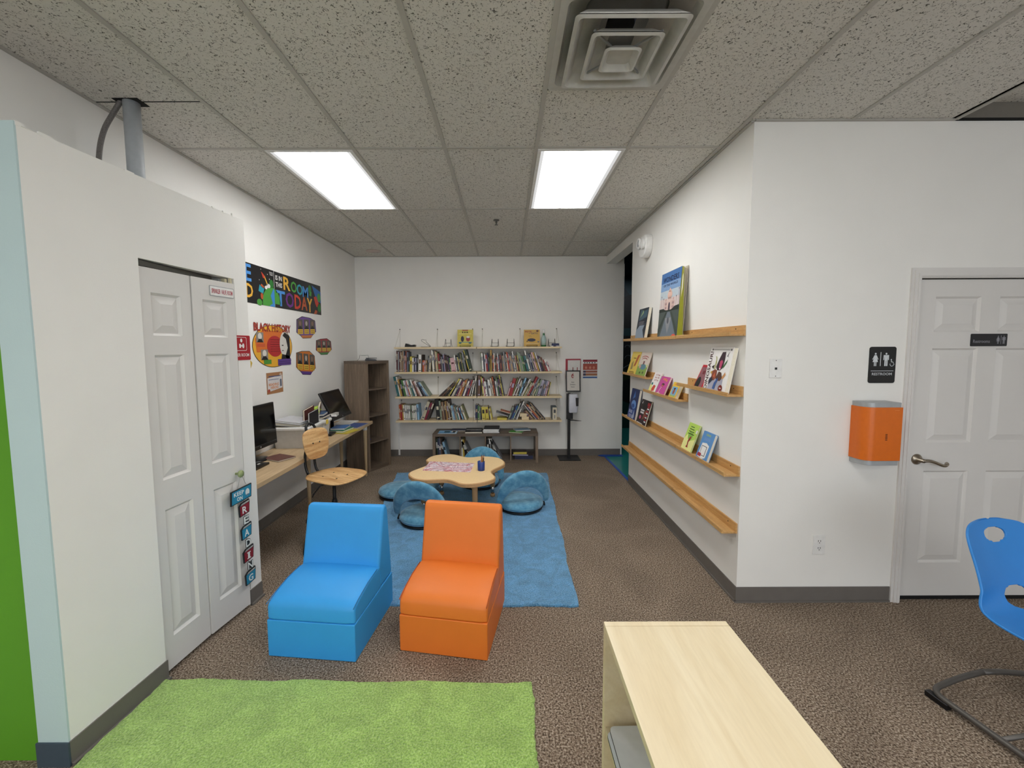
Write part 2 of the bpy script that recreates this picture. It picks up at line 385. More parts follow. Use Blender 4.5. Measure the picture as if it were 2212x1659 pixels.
# dark side room seen through the gap at the end of the right wall
struct(MB().box(1.47, 4.6, 4.9, 9, .0005, .004, M_TEALF).build('floor_side_room'))
mr = MB(frame((1.2, 8.2, 0), (1, 0, 0), (0, 0, 1)))
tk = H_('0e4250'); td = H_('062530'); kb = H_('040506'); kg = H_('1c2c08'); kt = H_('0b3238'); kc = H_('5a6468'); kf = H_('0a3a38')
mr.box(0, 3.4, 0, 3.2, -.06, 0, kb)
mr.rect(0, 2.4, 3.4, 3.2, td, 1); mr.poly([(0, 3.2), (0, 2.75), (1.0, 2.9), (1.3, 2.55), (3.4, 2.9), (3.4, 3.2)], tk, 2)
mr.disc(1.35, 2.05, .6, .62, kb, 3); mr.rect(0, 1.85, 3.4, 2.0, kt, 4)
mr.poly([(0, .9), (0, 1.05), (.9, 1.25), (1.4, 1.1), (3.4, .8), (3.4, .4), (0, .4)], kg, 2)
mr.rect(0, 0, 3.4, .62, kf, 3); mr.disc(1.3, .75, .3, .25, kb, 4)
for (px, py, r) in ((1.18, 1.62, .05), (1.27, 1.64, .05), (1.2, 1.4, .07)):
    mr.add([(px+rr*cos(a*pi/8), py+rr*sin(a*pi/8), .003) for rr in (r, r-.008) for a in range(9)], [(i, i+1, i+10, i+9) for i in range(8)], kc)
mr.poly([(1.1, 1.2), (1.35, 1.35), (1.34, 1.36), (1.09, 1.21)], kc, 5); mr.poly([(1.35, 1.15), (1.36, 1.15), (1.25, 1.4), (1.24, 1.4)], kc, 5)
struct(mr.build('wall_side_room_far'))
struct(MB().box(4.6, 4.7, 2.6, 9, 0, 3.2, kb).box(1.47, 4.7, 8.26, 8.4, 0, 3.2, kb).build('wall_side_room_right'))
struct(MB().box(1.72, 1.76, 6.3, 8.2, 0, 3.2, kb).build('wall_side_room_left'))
sl = bpy.data.lights.new('side_room_fill', 'AREA'); sl.size = .6; sl.energy = 9; sl.color = (.9, .95, 1)  # added fill light to brighten the side room; no fixture known there
slo = bpy.data.objects.new('side_room_fill', sl); COL.objects.link(slo); slo.location = (2.6, 7.0, 2.95)
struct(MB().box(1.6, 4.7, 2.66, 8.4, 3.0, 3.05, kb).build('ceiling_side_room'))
b = MB(); tp = [(1.435, 6.08), (1.47, 6.08), (1.50, 4.93), (1.465, 4.93)]
b.prism(tp, .0045, .006, M_SHIRT); b.prism([(1.40, 6.05), (1.72, 6.05), (1.72, 6.13), (1.43, 6.13), (1.36, 6.1)], .0045, .012, M_SHIRT)
tag(b.build('floor_tape'), 'blue masking tape along the edge of the teal floor by the doorway', 'tape')
struct(MB().box(1.70, 1.722, YB-.004, YB+.1, 0, 2.846, M_WHITE).build('trim_4'))

# ---------------------------------------------------------------- closet bifold door
def panel_door(b, w, h, t, panels, m, e=.013):
    """slab in local x (0..w), y = outwards, z; panels (x0,x1,z0,z1)"""
    b.box(0, w, -t, -e, 0, h, m)
    xs = sorted({round(p[0], 4) for p in panels} | {round(p[1], 4) for p in panels}); rows = sorted({(p[2], p[3]) for p in panels})
    z = 0
    for z0, z1 in rows: b.box(0, w, -e, 0, z, z0, m); z = z1
    b.box(0, w, -e, 0, z, h, m)
    for z0, z1 in rows:
        x = 0
        for p in sorted(q for q in panels if (q[2], q[3]) == (z0, z1)): b.box(x, p[0], -e, 0, z0, z1, m); x = p[1]
        b.box(x, w, -e, 0, z0, z1, m)
    for x0, x1, z0, z1 in panels:
        s1, s2 = .012, .05
        k = [(x0, -.0005, z0), (x1, -.0005, z0), (x1, -.0005, z1), (x0, -.0005, z1)]
        i1 = [(x0+s1, -e+.0003, z0+s1), (x1-s1, -e+.0003, z0+s1), (x1-s1, -e+.0003, z1-s1), (x0+s1, -e+.0003, z1-s1)]
        i2 = [(x0+s2, -.0015, z0+s2), (x1-s2, -.0015, z0+s2), (x1-s2, -.0015, z1-s2), (x0+s2, -.0015, z1-s2)]
        b.add(k+i1+i2, [(i, (i+1) % 4, 4+(i+1) % 4, 4+i) for i in range(4)]+[(4+i, 4+(i+1) % 4, 8+(i+1) % 4, 8+i) for i in range(4)]+[(8, 9, 10, 11)], m)
bi = empty('door_1', 'white folding closet door', 'door'); struct(bi)
def leaf(y0, x0, y1, x1, nm):
    w = hypot(x1-x0, y1-y0); U = Vector((x1-x0, y1-y0, 0)).normalized()
    M = Matrix(((U.x, U.y, 0, x0), (U.y, -U.x, 0, y0), (0, 0, 1, .022), (0, 0, 0, 1)))
    # local y must point out of the closet (+X)
    m = MB(M); pw = .062 if w < .3 else .066
    panel_door(m, w, 2.0, .03, [(pw, w-pw, .16, .815), (pw, w-pw, .965, 1.585), (pw, w-pw, 1.68, 1.885)], M_WPAINT)
    o = m.build(nm, bi); return M, w
del bi['label'], bi['category']
leaf(1.935, -1.708, 2.221, -1.683, 'door_leaf'); MR, wr = leaf(2.226, -1.678, 2.505, -1.634, 'door_leaf')
tr = MB().box(-1.755, -1.705, 1.94, 2.42, oz-.03, oz-.004, H_('4a4842')); tr.build('door_track', bi)
kn = MB(Matrix.Translation(MR @ Vector((wr-.062, 0, .86))) @ Matrix.Rotation(pi/2, 4, 'Y'))
kn.lathe([(.007, 0), (.007, .018), (.02, .024), (.023, .033), (.016, .042), (0, .044)], H_('8d9a6a', .4)); kn.build('door_knob', bi)
st = MB().box(-1.69, -1.668, 2.475, 2.495, oz-.035, oz-.005, H_('cfc6a8')).box(-1.665, -1.65, 2.50, 2.512, 2.022, 2.055, H_('cfc6a8')); st.build('pivot_bracket', bi)
# signs on it
SM = frame(MR @ Vector((.128-.02, .0012, 1.963)), (MR.to_3x3() @ Vector((1, 0, 0))), (0, 0, 1))
s = MB(SM); s.prism(rrect(0, -.052, .168, .006, .006), -.001, .0015, M_GREYM); s.prism(rrect(.004, -.048, .164, .002, .005), .0015, .0022, M_WHITE)
s.text('SPRINKLER  VALVE  ROOM', .012, -.036, .156, -.01, H_('b03048'), 7, .03)
tag(s.build('door_sign'), 'small white sign with red letters SPRINKLER VALVE ROOM on closet door', 'sign')
s = MB(frame((ax(2.45)+.001, 2.45, 1.565), (ax(2.65)-ax(2.45), .2, 0), (0, 0, 1)))
s.prism(rrect(0, 0, .2-.018, .152, .008), -.001, .002, H_('a81c28'))
wl = [rrect(.028, .058, .15, .142, .01), rrect(.0305, .0605, .1475, .1395, .009)]
n = len(wl[0]); s.add([(x, y, .0026) for r in wl for x, y in r], [(i, (i+1) % n, n+(i+1) % n, n+i) for i in range(n)], M_WHITE)
s.disc(.105, .121, .009, .012, M_WHITE, 6); s.rect(.086, .075, .10, .1, M_WHITE, 6); s.disc(.12, .088, .009, .015, M_WHITE, 6); s.rect(.1, .084, .112, .092, M_WHITE, 6)
s.text('RISER ROOM', .04, .022, .168, .042, M_WHITE, 6, .02)
tag(s.build('wall_sign'), 'dark red sign ending ER ROOM, half hidden behind the closet door', 'sign')
# KEEP ON READING hanger
UL = (MR.to_3x3() @ Vector((1, 0, 0))).normalized()
hk = MR @ Vector((wr-.062, .03, .855))
def hang(du, z, rot=0): 
    c = hk+UL*du; R = Matrix.Rotation(rot, 4, 'Z'); return frame((c.x+.006, c.y, z), UL, (0, 0, 1)) @ R
kr = empty('hanging_sign', 'wooden KEEP ON READING sign hung from green closet knob', 'sign', tuple(hk))
def bpart(m, nm):
    o = m.build(nm, kr); o.matrix_parent_inverse = Matrix.Translation(-hk); return o
tb = H_('2785a8'); trd = H_('8a1c2a'); bk = H_('16171a'); cw = H_('e9ece8')
m = MB(hang(0, .80, 0)); m.prism([(-.088, -.088), (.066, -.078), (.072, .004), (-.084, -.004)], -.004, .004, bk); m.prism([(-.082, -.083), (.062, -.073), (.067, -.001), (-.078, -.009)], .004, .0046, tb)
m.text('KEEP', -.066, -.04, .01, -.016, cw, 13, .03); m.text('ON', -.045, -.072, -.004, -.048, cw, 13, .03)
m.disc(.036, -.04, .016, .022, H_('d8dedc'), 13); m.rect(.026, -.06, .046, -.052, H_('55708a'), 14); bpart(m, 'plaque')
m = MB(); a = hang(0, 0)
m.tube([hk+UL*0+Vector((.004, 0, .012)), hk+UL*-.03+Vector((.006, 0, .802-hk.z))], .0012, H_('9a9a90'), 6); m.tube([hk+Vector((.004, 0, .012)), hk+UL*.035+Vector((.006, 0, .803-hk.z))], .0012, H_('9a9a90'), 6)
m.tube([hk+UL*.012+Vector((.003, 0, .715-hk.z)), hk+UL*.03+Vector((.003, 0, .14-hk.z))], .001, H_('555555'), 6); bpart(m, 'string')
z = .712; du = .008
for ch in 'READING':
    if ch in 'RAIG':
        m = MB(hang(du, z)); c = {'R': trd, 'A': tb, 'I': trd, 'G': tb}[ch]
        m.prism([(-.036, -.09), (.036, -.08), (.042, -.012), (.04, .002), (-.02, -.008), (-.04, -.024)], -.004, .004, bk)
        m.prism([(-.032, -.085), (.032, -.076), (.038, -.018), (-.034, -.026)], .004, .0046, c)
        for q in range(3): m.poly([(-.03+.004*q, -.022+.004*q), (.036, -.013+.003*q), (.036, -.011+.003*q), (-.03+.004*q, -.0205+.004*q)], cw, 13)
        hw = .008 if ch == 'I' else .018; m.text(ch, -hw, -.074, hw, -.032, cw, 14, .05)
        if ch == 'I': m.rect(-.014, -.074, .014, -.068, cw, 15); m.rect(-.014, -.038, .014, -.032, cw, 15)
        bpart(m, 'book_block'); z -= .092
    else:
        m = MB(hang(du+.004, z)); m.text(ch, -.021, -.055, .024, -.003, bk, 8, .12); m.text(ch, -.018, -.052, .021, -.006, cw, 12, .05)
        m.box(-.006, .006, -.05, -.008, -.003, .003, bk); bpart(m, 'letter'); z -= .055
    du += .0035
# pipe and cable above the closet
p = MB().lathe([(.038, 2.3), (.038, 2.972)], mat('painted_pipe', 'aeb3b8', .5), 24, Matrix.Translation((-2.02, 2.33, 0))); tag(p.build('pipe'), 'pale grey vertical pipe rising from closet top into the ceiling', 'pipe')
p = MB().tube(spline([(-2.06, 2.32, 2.975), (-2.10, 2.31, 2.90), (-2.14, 2.29, 2.80), (-2.155, 2.27, 2.68), (-2.14, 2.25, 2.56), (-2.09, 2.24, 2.42), (-2.02, 2.24, 2.3)], 6, False), .012, mat('flex_conduit', '6d6865', .5, scale=200, var=.3), 10); tag(p.build('cable'), 'dark flexible conduit curving down beside the ceiling pipe', 'cable')

# ---------------------------------------------------------------- restroom door
d2 = empty('door_2', '', ''); del d2['label'], d2['category']; struct(d2)
m = MB(Matrix(((1, 0, 0, dx0+.003), (0, -1, 0, YF+.012), (0, 0, 1, .03), (0, 0, 0, 1))))
pc = [(.112, .392), (.505, .785)]
panel_door(m, dx1-dx0-.006, 2.008, .035, [(a, c, z0, z1) for a, c in pc for z0, z1 in ((.22, .82), (1.0, 1.59), (1.69, 1.905))], M_WPAINT)
m.build('door_slab', d2)
m = MB()
for k, (w0, w1, d) in enumerate(((.0, .06, .010), (.006, .044, .016), (.012, .026, .02))):
    y0 = YF-d
    m.box(dx0-w1, dx0-w0, y0, YF, 0, dz1+w1, M_WPAINT); m.box(dx1+w0, dx1+w1, y0, YF, 0, dz1+w1, M_WPAINT); m.box(dx0-w0, dx1+w0, y0, YF, dz1+w0, dz1+w1, M_WPAINT)
m.box(dx0-.001, dx0+.002, YF, YF+.1, 0, dz1, M_WPAINT); m.box(dx0, dx1, YF+.015, YF+.1, dz1-.004, dz1, M_DARK); m.box(dx0, dx1, YF+.02, YF+.1, 0, .03, M_DARK)
m.build('door_frame', d2)
m = MB(Matrix.Translation((2.571, YF+.012, .925)) @ Matrix.Rotation(pi/2, 4, 'X'))
m.lathe([(.034, 0), (.034, .004), (.026, .012), (.013, .016), (.012, .05), (0, .052)], M_NICKEL, 28)
m.tube(spline([(0, 0, .045), (.03, .002, .05), (.06, -.006, .05), (.09, -.018, .05), (.115, -.028, .048), (.135, -.03, .046), (.146, -.02, .046), (.14, -.014, .046)], 5, False), [.011]*6+[.0095]*20+[.008]*10 if 0 else .0095, M_NICKEL, 12)
m.build('door_handle', d2)
s = MB(frame((2.85, YF-.0005+.012, 1.632), (1, 0, 0), (0, 0, 1))); s.prism(rrect(0, 0, .222, .076, .006), -.001, .004, H_('16161c', .35)); g = H_('8b8b92')
s.text('Restrooms', .012, .02, .115, .04, g, 12, .02)
def lady(s, x, y, h, m, l):
    s.disc(x, y+h*.92, h*.07, h*.07, m, l, 14); s.poly([(x-h*.08, y+h*.82), (x+h*.08, y+h*.82), (x+h*.23, y+h*.5), (x+h*.18, y+h*.48), (x+h*.1, y+h*.66), (x+h*.2, y+h*.3), (x-h*.2, y+h*.3), (x-h*.1, y+h*.66), (x-h*.18, y+h*.48), (x-h*.23, y+h*.5)], m, l)
    s.rect(x-h*.09, y, x-h*.02, y+h*.3, m, l); s.rect(x+h*.02, y, x+h*.09, y+h*.3, m, l)
def gent(s, x, y, h, m, l):
    s.disc(x, y+h*.92, h*.07, h*.07, m, l, 14); s.poly([(x-h*.2, y+h*.82), (x+h*.2, y+h*.82), (x+h*.21, y+h*.45), (x+h*.15, y+h*.45), (x+h*.13, y+h*.72), (x+h*.12, y+h*.4), (x-h*.12, y+h*.4), (x-h*.13, y+h*.72), (x-h*.15, y+h*.45), (x-h*.21, y+h*.45)], m, l)
    s.rect(x-h*.12, y, x-h*.015, y+h*.42, m, l); s.rect(x+h*.015, y, x+h*.12, y+h*.42, m, l)
lady(s, .165, .014, .05, g, 12); gent(s, .2, .014, .05, g, 12); s.rect(.181, .012, .184, .066, g, 12)
tag(s.build('restroom_door_plate'), 'small horizontal black plate reading Restrooms on the white door', 'sign')
s = MB(frame((2.222, YF-.0005, 1.408), (1, 0, 0), (0, 0, 1))); s.prism(rrect(0, 0, .163, .223, .014), -.001, .004, H_('0c0c0e', .35)); g = H_('d4d8dc')
lady(s, .036, .105, .082, g, 12); gent(s, .102, .105, .082, g, 12); s.rect(.066, .105, .070, .19, g, 12)
s.rect(.012, .074, .151, .0765, g, 12); s.text('RESTROOM', .02, .048, .142, .064, g, 12, .01)
wc = [(.139+.013*cos(a), .116+.013*sin(a)) for a in [radians(160+d*20) for d in range(12)]]
wi = [(.139+.010*cos(a), .116+.010*sin(a)) for a in [radians(160+d*20) for d in range(12)]]
s.add([(x, y, .0048) for x, y in wc+wi], [(i, i+1, 13+i, 12+i) for i in range(11)], g)
s.disc(.134, .144, .004, .004, g, 12, 12); s.poly([(.132, .139), (.136, .139), (.1365, .126), (.146, .126), (.15, .113), (.155, .115), (.154, .118), (.151, .117), (.148, .1295), (.132, .1295)], g, 12); s.rect(.136, .132, .143, .134, g, 12)
tag(s.build('restroom_sign'), 'tall black RESTROOM sign with white figures above orange hand dryer', 'sign')
# hand dryer
dr = empty('hand_dryer', 'orange wall hand dryer with grey trim beside the door frame', 'hand dryer', (2.13, YF, .92))
def dryer(z0, z1, ins, m, nm, taper=.0):
    out = [(0+ins, 0), (0+ins, -.05)]+[(.055+(-.055+ins)*cos(a), -.055-(.06-ins)*sin(a)) for a in [pi/2*i/7 for i in range(8)]]+[(.215-ins, -.115+ins), (.215-ins, 0)]
    MB().prism(out, z0, z1, m, smooth=False).build(nm, dr, bevel=.002)
dryer(.0, .38, .006, M_GREYM, 'body'); dryer(.03, .352, 0, H_('d96a0c', .35), 'cover')
m = MB()
for k in range(5): m.box(.118, .13, -.1165, -.1148, .155+k*.0085, .1585+k*.0085, M_DARK)
m.build('sensor_slots', dr)
s = MB(frame((.165, -.1151, .335), (1, 0, 0), (0, 0, 1))); s.rect(0, 0, .028, .0015, H_('f0a060'), 1); s.build('name_strip', dr)
# wall plates
wp = empty('phone_plate', 'white wall plate with small dark phone jack near the corner', 'wall plate', (1.612, YF, 1.443))
MB().box(0, .075, -.006, 0, 0, .117, M_WHITE).build('plate', wp, bevel=.002)
MB().box(.031, .045, -.0075, -.0055, .05, .064, M_BLACK).build('jack', wp)
for z in (.008, .104): MB().box(.035, .04, -.0068, -.0055, z, z+.005, H_('333333')).build('screw', wp)
wp = empty('power_outlet', 'white double electrical outlet low on wall below the dryer', 'outlet', (1.935, YF, .318))
MB().box(0, .078, -.006, 0, 0, .122, M_WHITE).build('plate', wp, bevel=.002)
for z in (.038, .084):
    m = MB(); m.box(.022, .056, -.0085, -.006, z-.015, z+.015, M_WHITE); m.box(.03, .033, -.009, -.0084, z-.002, z+.009, M_DARK); m.box(.044, .047, -.009, -.0084, z-.002, z+.009, M_DARK); m.box(.036, .041, -.009, -.0084, z-.011, z-.006, M_DARK); m.build('socket', wp)
# emergency light
el = empty('emergency_light', 'white emergency light high on the wall above picture ledges', 'light', (XR, 4.33, 2.684))
RW = Matrix(((0, 0, -1, 0), (-1, 0, 0, 0), (0, 1, 0, 0), (0, 0, 0, 1)))   # local x->-Y, y->Z, z->-X
m = MB(RW); m.prism([(-.11, .07), (-.12, -.01)]+arc(0, -.02, .115, pi, 2*pi, 12)+[(.12, .04), (.09, .08), (-.08, .085)], 0, .075, M_WHITE); m.build('housing', el, bevel=.012, seg=3)
m = MB(RW); m.lathe([(.05, .06), (.056, .095), (.05, .108), (.04, .1), (0, .096)], M_WHITE, 24, Matrix.Translation((-.035, .015, 0))); m.build('lamp_head', el)
m = MB(RW); m.lathe([(.045, .06), (.05, .09), (.044, .1), (.034, .093), (0, .09)], M_WHITE, 24, Matrix.Translation((.065, -.01, 0))); m.build('lamp_head', el)
m = MB(RW); m.lathe([(.036, .1005), (0, .103)], mat('lens', 'c6c9cc', .15), 20, Matrix.Translation((-.035, .015, 0))); m.build('lens', el)

# ---------------------------------------------------------------- ceiling fittings
ME1 = emit('tube_light', LAMP_COL, LAMP); ME2 = emit('tube_light_rear', LAMP_COL, LAMP2)
def troffer(cx, cy, mm, label):
    t = empty('ceiling_light', label, 'ceiling light', (cx, cy, ZC), group='recessed ceiling lights')
    f = MB(); a, c = T/2-.012, 1.2192/2-.012
    for x0, x1, y0, y1 in ((-a, a, -c, -c+.022), (-a, a, c-.022, c), (-a, -a+.022, -c+.022, c-.022), (a-.022, a, -c+.022, c-.022)): f.box(x0, x1, y0, y1, -.006, .003, M_WHITE)
    f.build('frame', t); MB().box(-a+.022, a-.022, -c+.022, c-.022, -.003, .002, mm).build('diffuser', t)
troffer(G0-2.5*T, 2.8525+T, ME1, 'lit ceiling panel on the left, above the computer desk')
troffer(G0+.5*T, 2.8525+T, ME1, 'lit ceiling panel on the right, nearest the picture ledges')
for k, cx in enumerate((G0-2.5*T, G0+.5*T)):
    for q in range(3):
        if k == 0 and q == 0: continue
        troffer(cx, 2.8525-1.5*1.2192-q*2*1.2192, ME2, 'lit ceiling panel behind the camera, '+('left', 'right')[k]+' row, '+('nearest', 'middle', 'farthest')[q])
vt = empty('air_vent', 'square stepped white air diffuser set in the ceiling', 'vent', ((vx0+vx1)/2, (vy0+vy1)/2, ZC))
MV = mat('vent_paint', 'bcbab4', .5)
def sq(h, z, r=.02): return [(x, y, z) for x, y in rrect(-h, -h, h, h, min(r, h*.4), 4)]
hh = T/2
MB().loft([sq(hh-.012, 0), sq(hh-.012, -.004), sq(.262, -.002, .03), sq(.245, .03, .03), (sq(.17, .085, .05))], MV, caps=False, smooth=False).build('panel', vt)
MB().loft([sq(.232, -.03), sq(.216, -.034), sq(.205, -.018), sq(.185, .012), sq(.10, .058), sq(.103, .062), sq(.195, .016), sq(.232, -.027)], MV, caps=False, smooth=False).build('outer_cone', vt)
MB().loft([sq(.152, -.04), sq(.138, -.044), sq(.128, -.03), sq(.112, -.006), sq(.055, .03), sq(.058, .034), sq(.12, -.002), sq(.152, -.037)], MV, caps=False, smooth=False).build('middle_cone', vt)
MB().loft([sq(.080, -.05), sq(.070, -.054), sq(.052, -.032), sq(.0005, -.032)], MV, caps=False, smooth=False).loft([sq(.080, -.05), sq(.05, -.02), sq(.001, -.02)], MV, caps=False, smooth=False).build('centre_plate', vt)
MB().lathe([(.062, .096), (.062, .2), (0, .2)], M_DARK, 28).loft([sq(hh, .005), sq(hh, .097), sq(.062, .097, .06)], H_('a2a3a0'), caps=False, smooth=False).build('duct', vt)
m = MB()
for a in range(4): m.box(-.004, .004, .03, .2, -.03, -.022, H_('8a8a88'), Matrix.Rotation(a*pi/2+pi/4, 4, 'Z'))
m.build('bracket', vt)
sp = MB(Matrix.Translation((-.108, 4.42, ZC))); sp.lathe([(.032, 0), (.03, -.006), (.012, -.008), (.01, -.03), (.006, -.032), (.006, -.045), (.018, -.046), (.018, -.049), (0, -.05)], H_('5a5750', .3), 20)
tag(sp.build('sprinkler_head'), 'small metal fire sprinkler hanging from the ceiling', 'sprinkler')
sp = MB(Matrix.Translation((-1.83, 5.78, ZC+.002))); sp.lathe([(.1, 0.001), (.098, -.004), (0, -.005)], H_('c4b4ac'), 28); tag(sp.build('round_cover'), 'round flat beige cover plate in the rear left ceiling tile', 'cover plate')
sp = MB().box(-1.645, -1.62, YB-.014, YB-.0005, .02, .585, M_WHITE); tag(sp.build('cable_cover'), 'thin white vertical cable cover on back wall beside tall shelf', 'cable cover')
sp = MB().box(XR-.008, XR-.0005, 4.36, 4.378, 1.18, 1.30, M_WHITE); tag(sp.build('cable_stub'), 'short white cable strip on wall under the upper left ledge', 'cable cover')

# ================================================================= FURNITURE
# rugs
def rug(name, quad, m, label, h=.016, seed=1):
    rnd = random.Random(seed); n = 60; top = []; pts = [Vector((x, y, 0)) for x, y in quad]
    for i in range(4):
        a, c = pts[i], pts[(i+1) % 4]; nn = (c-a).cross(Vector((0, 0, 1))).normalized()
        for k in range(n):
            p = a.lerp(c, k/n)+nn*(rnd.uniform(-.004, .004)+.006*sin(k*.35+i)); top.append(p)
    rings = [[(p.x, p.y, .0006) for p in top], [(p.x, p.y, h*.8) for p in top]]
    cc = sum(pts, Vector())/4; rings.append([tuple(p.lerp(cc, .006)+Vector((0, 0, h))) for p in top])
    o = MB().loft(rings, m, caps=True, smooth=False).build(name); tag(o, label, 'rug'); return o
rug('area_rug', [(-1.10, 2.50), (.442, 2.49), (.505, 5.23), (-1.44, 5.27)], M_RUGB, 'blue shaggy rug under the low table and floor chairs')
rug('area_rug', [(-1.70, .5), (.13, .5), (.112, 1.888), (-1.695, 1.92)], M_RUGG, 'lime green shaggy rug on carpet in front of the foam chairs', seed=2)
# foam chairs
def foam_chair(x, y, rz, m, label):
    c = empty('foam_chair', label, 'chair', (x, y, 0), rz); w = .486
    Mx = Matrix(((0, 0, 1, 0), (1, 0, 0, 0), (0, 1, 0, 0), (0, 0, 0, 1)))     # profile (depth, height) extruded along x
    b = MB(Mx); b.prism([(.0, .002), (.52, .002), (.52, .205), (0, .205)], 0, w, m); b.build('base', c, bevel=.006)
    def bulge(prof, k, nm):
        rings = []
        for q in range(13):
            u_ = q/12; e = 1-abs(2*u_-1)**4; edge = .0 if 0 < q < 12 else 1
            rings.append([(u_*w, y_+(cy_-y_)*(.012/.3)*edge, z_+k(y_, z_)*e-(.004*edge if z_ > .21 else 0)) for y_, z_ in prof])
        MB().loft(rings, m, caps=True, smooth=False).build(nm, c, bevel=.010, seg=3)
    cy_ = .2
    top = [(.022, .298), (.06, .312), (.12, .326), (.18, .336), (.24, .341), (.30, .342), (.345, .338)]
    bulge([(0, .2055), (0, .272), (.006, .288)]+top+[(.345, .2055)], lambda y_, z_: .010 if z_ > .29 else 0, 'seat')
    cy_ = .42
    b = MB(Mx); b.prism([(.335, .206), (.322, .335), (.338, .4), (.378, .56), (.398, .645), (.408, .668), (.430, .680), (.455, .672), (.472, .648), (.52, .2065)], 0, w, m); b.build('backrest', c, bevel=.018, seg=4)
    m2 = mat(m.name+'_seam', '2277b4' if m is M_BLUEL else 'b4521a', .6)
    MB().tube([(.004, .0, .292), (.004, .06, .311), (.004, .18, .334), (.004, .30, .340)], .0028, m2, 6).build('piping', c)
    MB().tube([(w-.004, .0, .292), (w-.004, .06, .311), (w-.004, .18, .334), (w-.004, .30, .340)], .0028, m2, 6).build('piping', c)
    return c
foam_chair(-1.279, 2.082, radians(-5.7), M_BLUEL, 'bright blue foam lounge chair beside the orange one')
foam_chair(-.588, 2.119, radians(-9.5), M_ORANL, 'orange foam lounge chair beside the bright blue one')
# low flower table
t = empty('activity_table', 'low wavy-edged children table with tan top on the blue rug', 'table', (-.48, 4.1, 0))
out = [(-.960, 3.963), (-.90, 3.79), (-.775, 3.715), (-.561, 3.725), (-.40, 3.60), (-.237, 3.63), (-.115, 3.766), (-.153, 3.985), (-.028, 4.24), (-.10, 4.475), (-.28, 4.54), (-.446, 4.505), (-.643, 4.641), (-.829, 4.584), (-.885, 4.40), (-.825, 4.234)]
o2 = spline([(x+.48, y-4.1) for x, y in out], 6); area = sum(o2[i][0]*o2[(i+1) % len(o2)][1]-o2[(i+1) % len(o2)][0]*o2[i][1] for i in range(len(o2)))
ins = []
n = len(o2)
for i in range(n):
    a, b_ = Vector(o2[i-1]), Vector(o2[(i+1) % n]); d = (b_-a).normalized(); nn = Vector((-d.y, d.x)) * (1 if area > 0 else -1); ins.append(tuple(Vector(o2[i])+nn*.012))
MB().prism(ins, .408, .4225, M_TTOP).build('tabletop', t)
r = [[(x, y, z) for x, y in (o2 if w else ins)] for z, w in ((.386, 0), (.389, 1), (.418, 1), (.4222, 0))]
MB().loft(r, M_TEDGE, caps=True, smooth=False).build('edge_band', t)
for x, y in ((-.31, 3.80), (-.165, 4.40), (-.73, 4.46), (-.82, 3.93)):
    lx, ly = x+.48, y-4.1
    g = MB(Matrix.Translation((lx, ly, 0))).lathe([(.027, .13), (.027, .387)], M_TEDGE, 20).build('leg', t)
    MB(Matrix.Translation((lx, ly, 0))).lathe([(.019, .045), (.019, .135)], M_CHROME, 20).build('chrome_tube', g)
    MB(Matrix.Translation((lx, ly, 0))).lathe([(.026, .0165), (.026, .04), (.02, .048)], M_TEDGE, 20).build('foot', g)
    MB().tube([(lx-.02, ly+.0, .30), (lx-.075, ly+.05, .386)], .006, M_TEDGE, 8).build('brace', g)
# drawing
q = [(-.845, 4.005), (-.365, 3.94), (-.345, 4.255), (-.83, 4.335)]
dm, tt, db = nt('crayon_drawing'); tc = tt.nodes.new('ShaderNodeTexCoord')
n1 = N(tt, 'ShaderNodeTexNoise', Scale=3.2, Detail=3.0, Distortion=3.5); tt.links.new(tc.outputs['Object'], n1.inputs[0])
n2 = N(tt, 'ShaderNodeTexNoise', Scale=5.5, Detail=4.0, Distortion=5.0); tt.links.new(tc.outputs['Object'], n2.inputs[0])
r1 = ramp(tt, n1.outputs[0], [(.40, lin('f4eaec')), (.48, lin('ecc0c6')), (.525, lin('c8586a')), (.56, lin('f0d8de')), (.7, lin('f4ecf0'))])
r2 = ramp(tt, n2.outputs[0], [(.46, (1, 1, 1, 1)), (.5, (.25, .12, .25, 1)), (.53, (1, 1, 1, 1)), (.6, (1, .9, .95, 1)), (.62, (.5, .3, .5, 1)), (.64, (1, 1, 1, 1))])
mx = N(tt, 'ShaderNodeMix', data_type='RGBA', blend_type='MULTIPLY'); mx.inputs[0].default_value = 1
tt.links.new(r1.outputs[0], mx.inputs[6]); tt.links.new(r2.outputs[0], mx.inputs[7]); tt.links.new(mx.outputs[2], db.inputs['Base Color'])
tag(MB().prism(q, .4227, .4235, dm).build('drawing'), 'large sheet with red and purple scribbles lying on low table', 'drawing')
cp = MB(Matrix.Translation((-.262, 4.01, .4226))); cp.lathe([(.034, 0), (.035, .004), (.036, .09), (.033, .09), (.032, .006), (0, .006)], H_('17357e', .35), 28)
tag(cp.build('pencil_cup'), 'dark blue cup full of pencils on the low table', 'cup')
PC = ['8a2a20', 'd8b090', '5a2a1a', 'e0d0b0', 'a03828', 'c8a050', '3a2420', 'e8c8a8', 'b06030']
for i, c in enumerate(PC):
    a = i*.7; d = Vector((cos(a)*.012+.018, sin(a)*.014, .125+.012*(i % 3)))
    p0 = Vector((-.262+.014*cos(a+2), 4.01+.014*sin(a+2), .430)); p1 = p0+d
    o = MB().tube([p0, p0.lerp(p1, .88), p1], [.0042, .0042, .0008], H_(c), 6).build('pencil')
    tag(o, ['dark red', 'pale', 'dark brown', 'cream', 'red', 'golden', 'black', 'light pink', 'orange brown'][i]+' pencil standing in the dark blue cup', 'pencil', 'pencils in the blue cup')
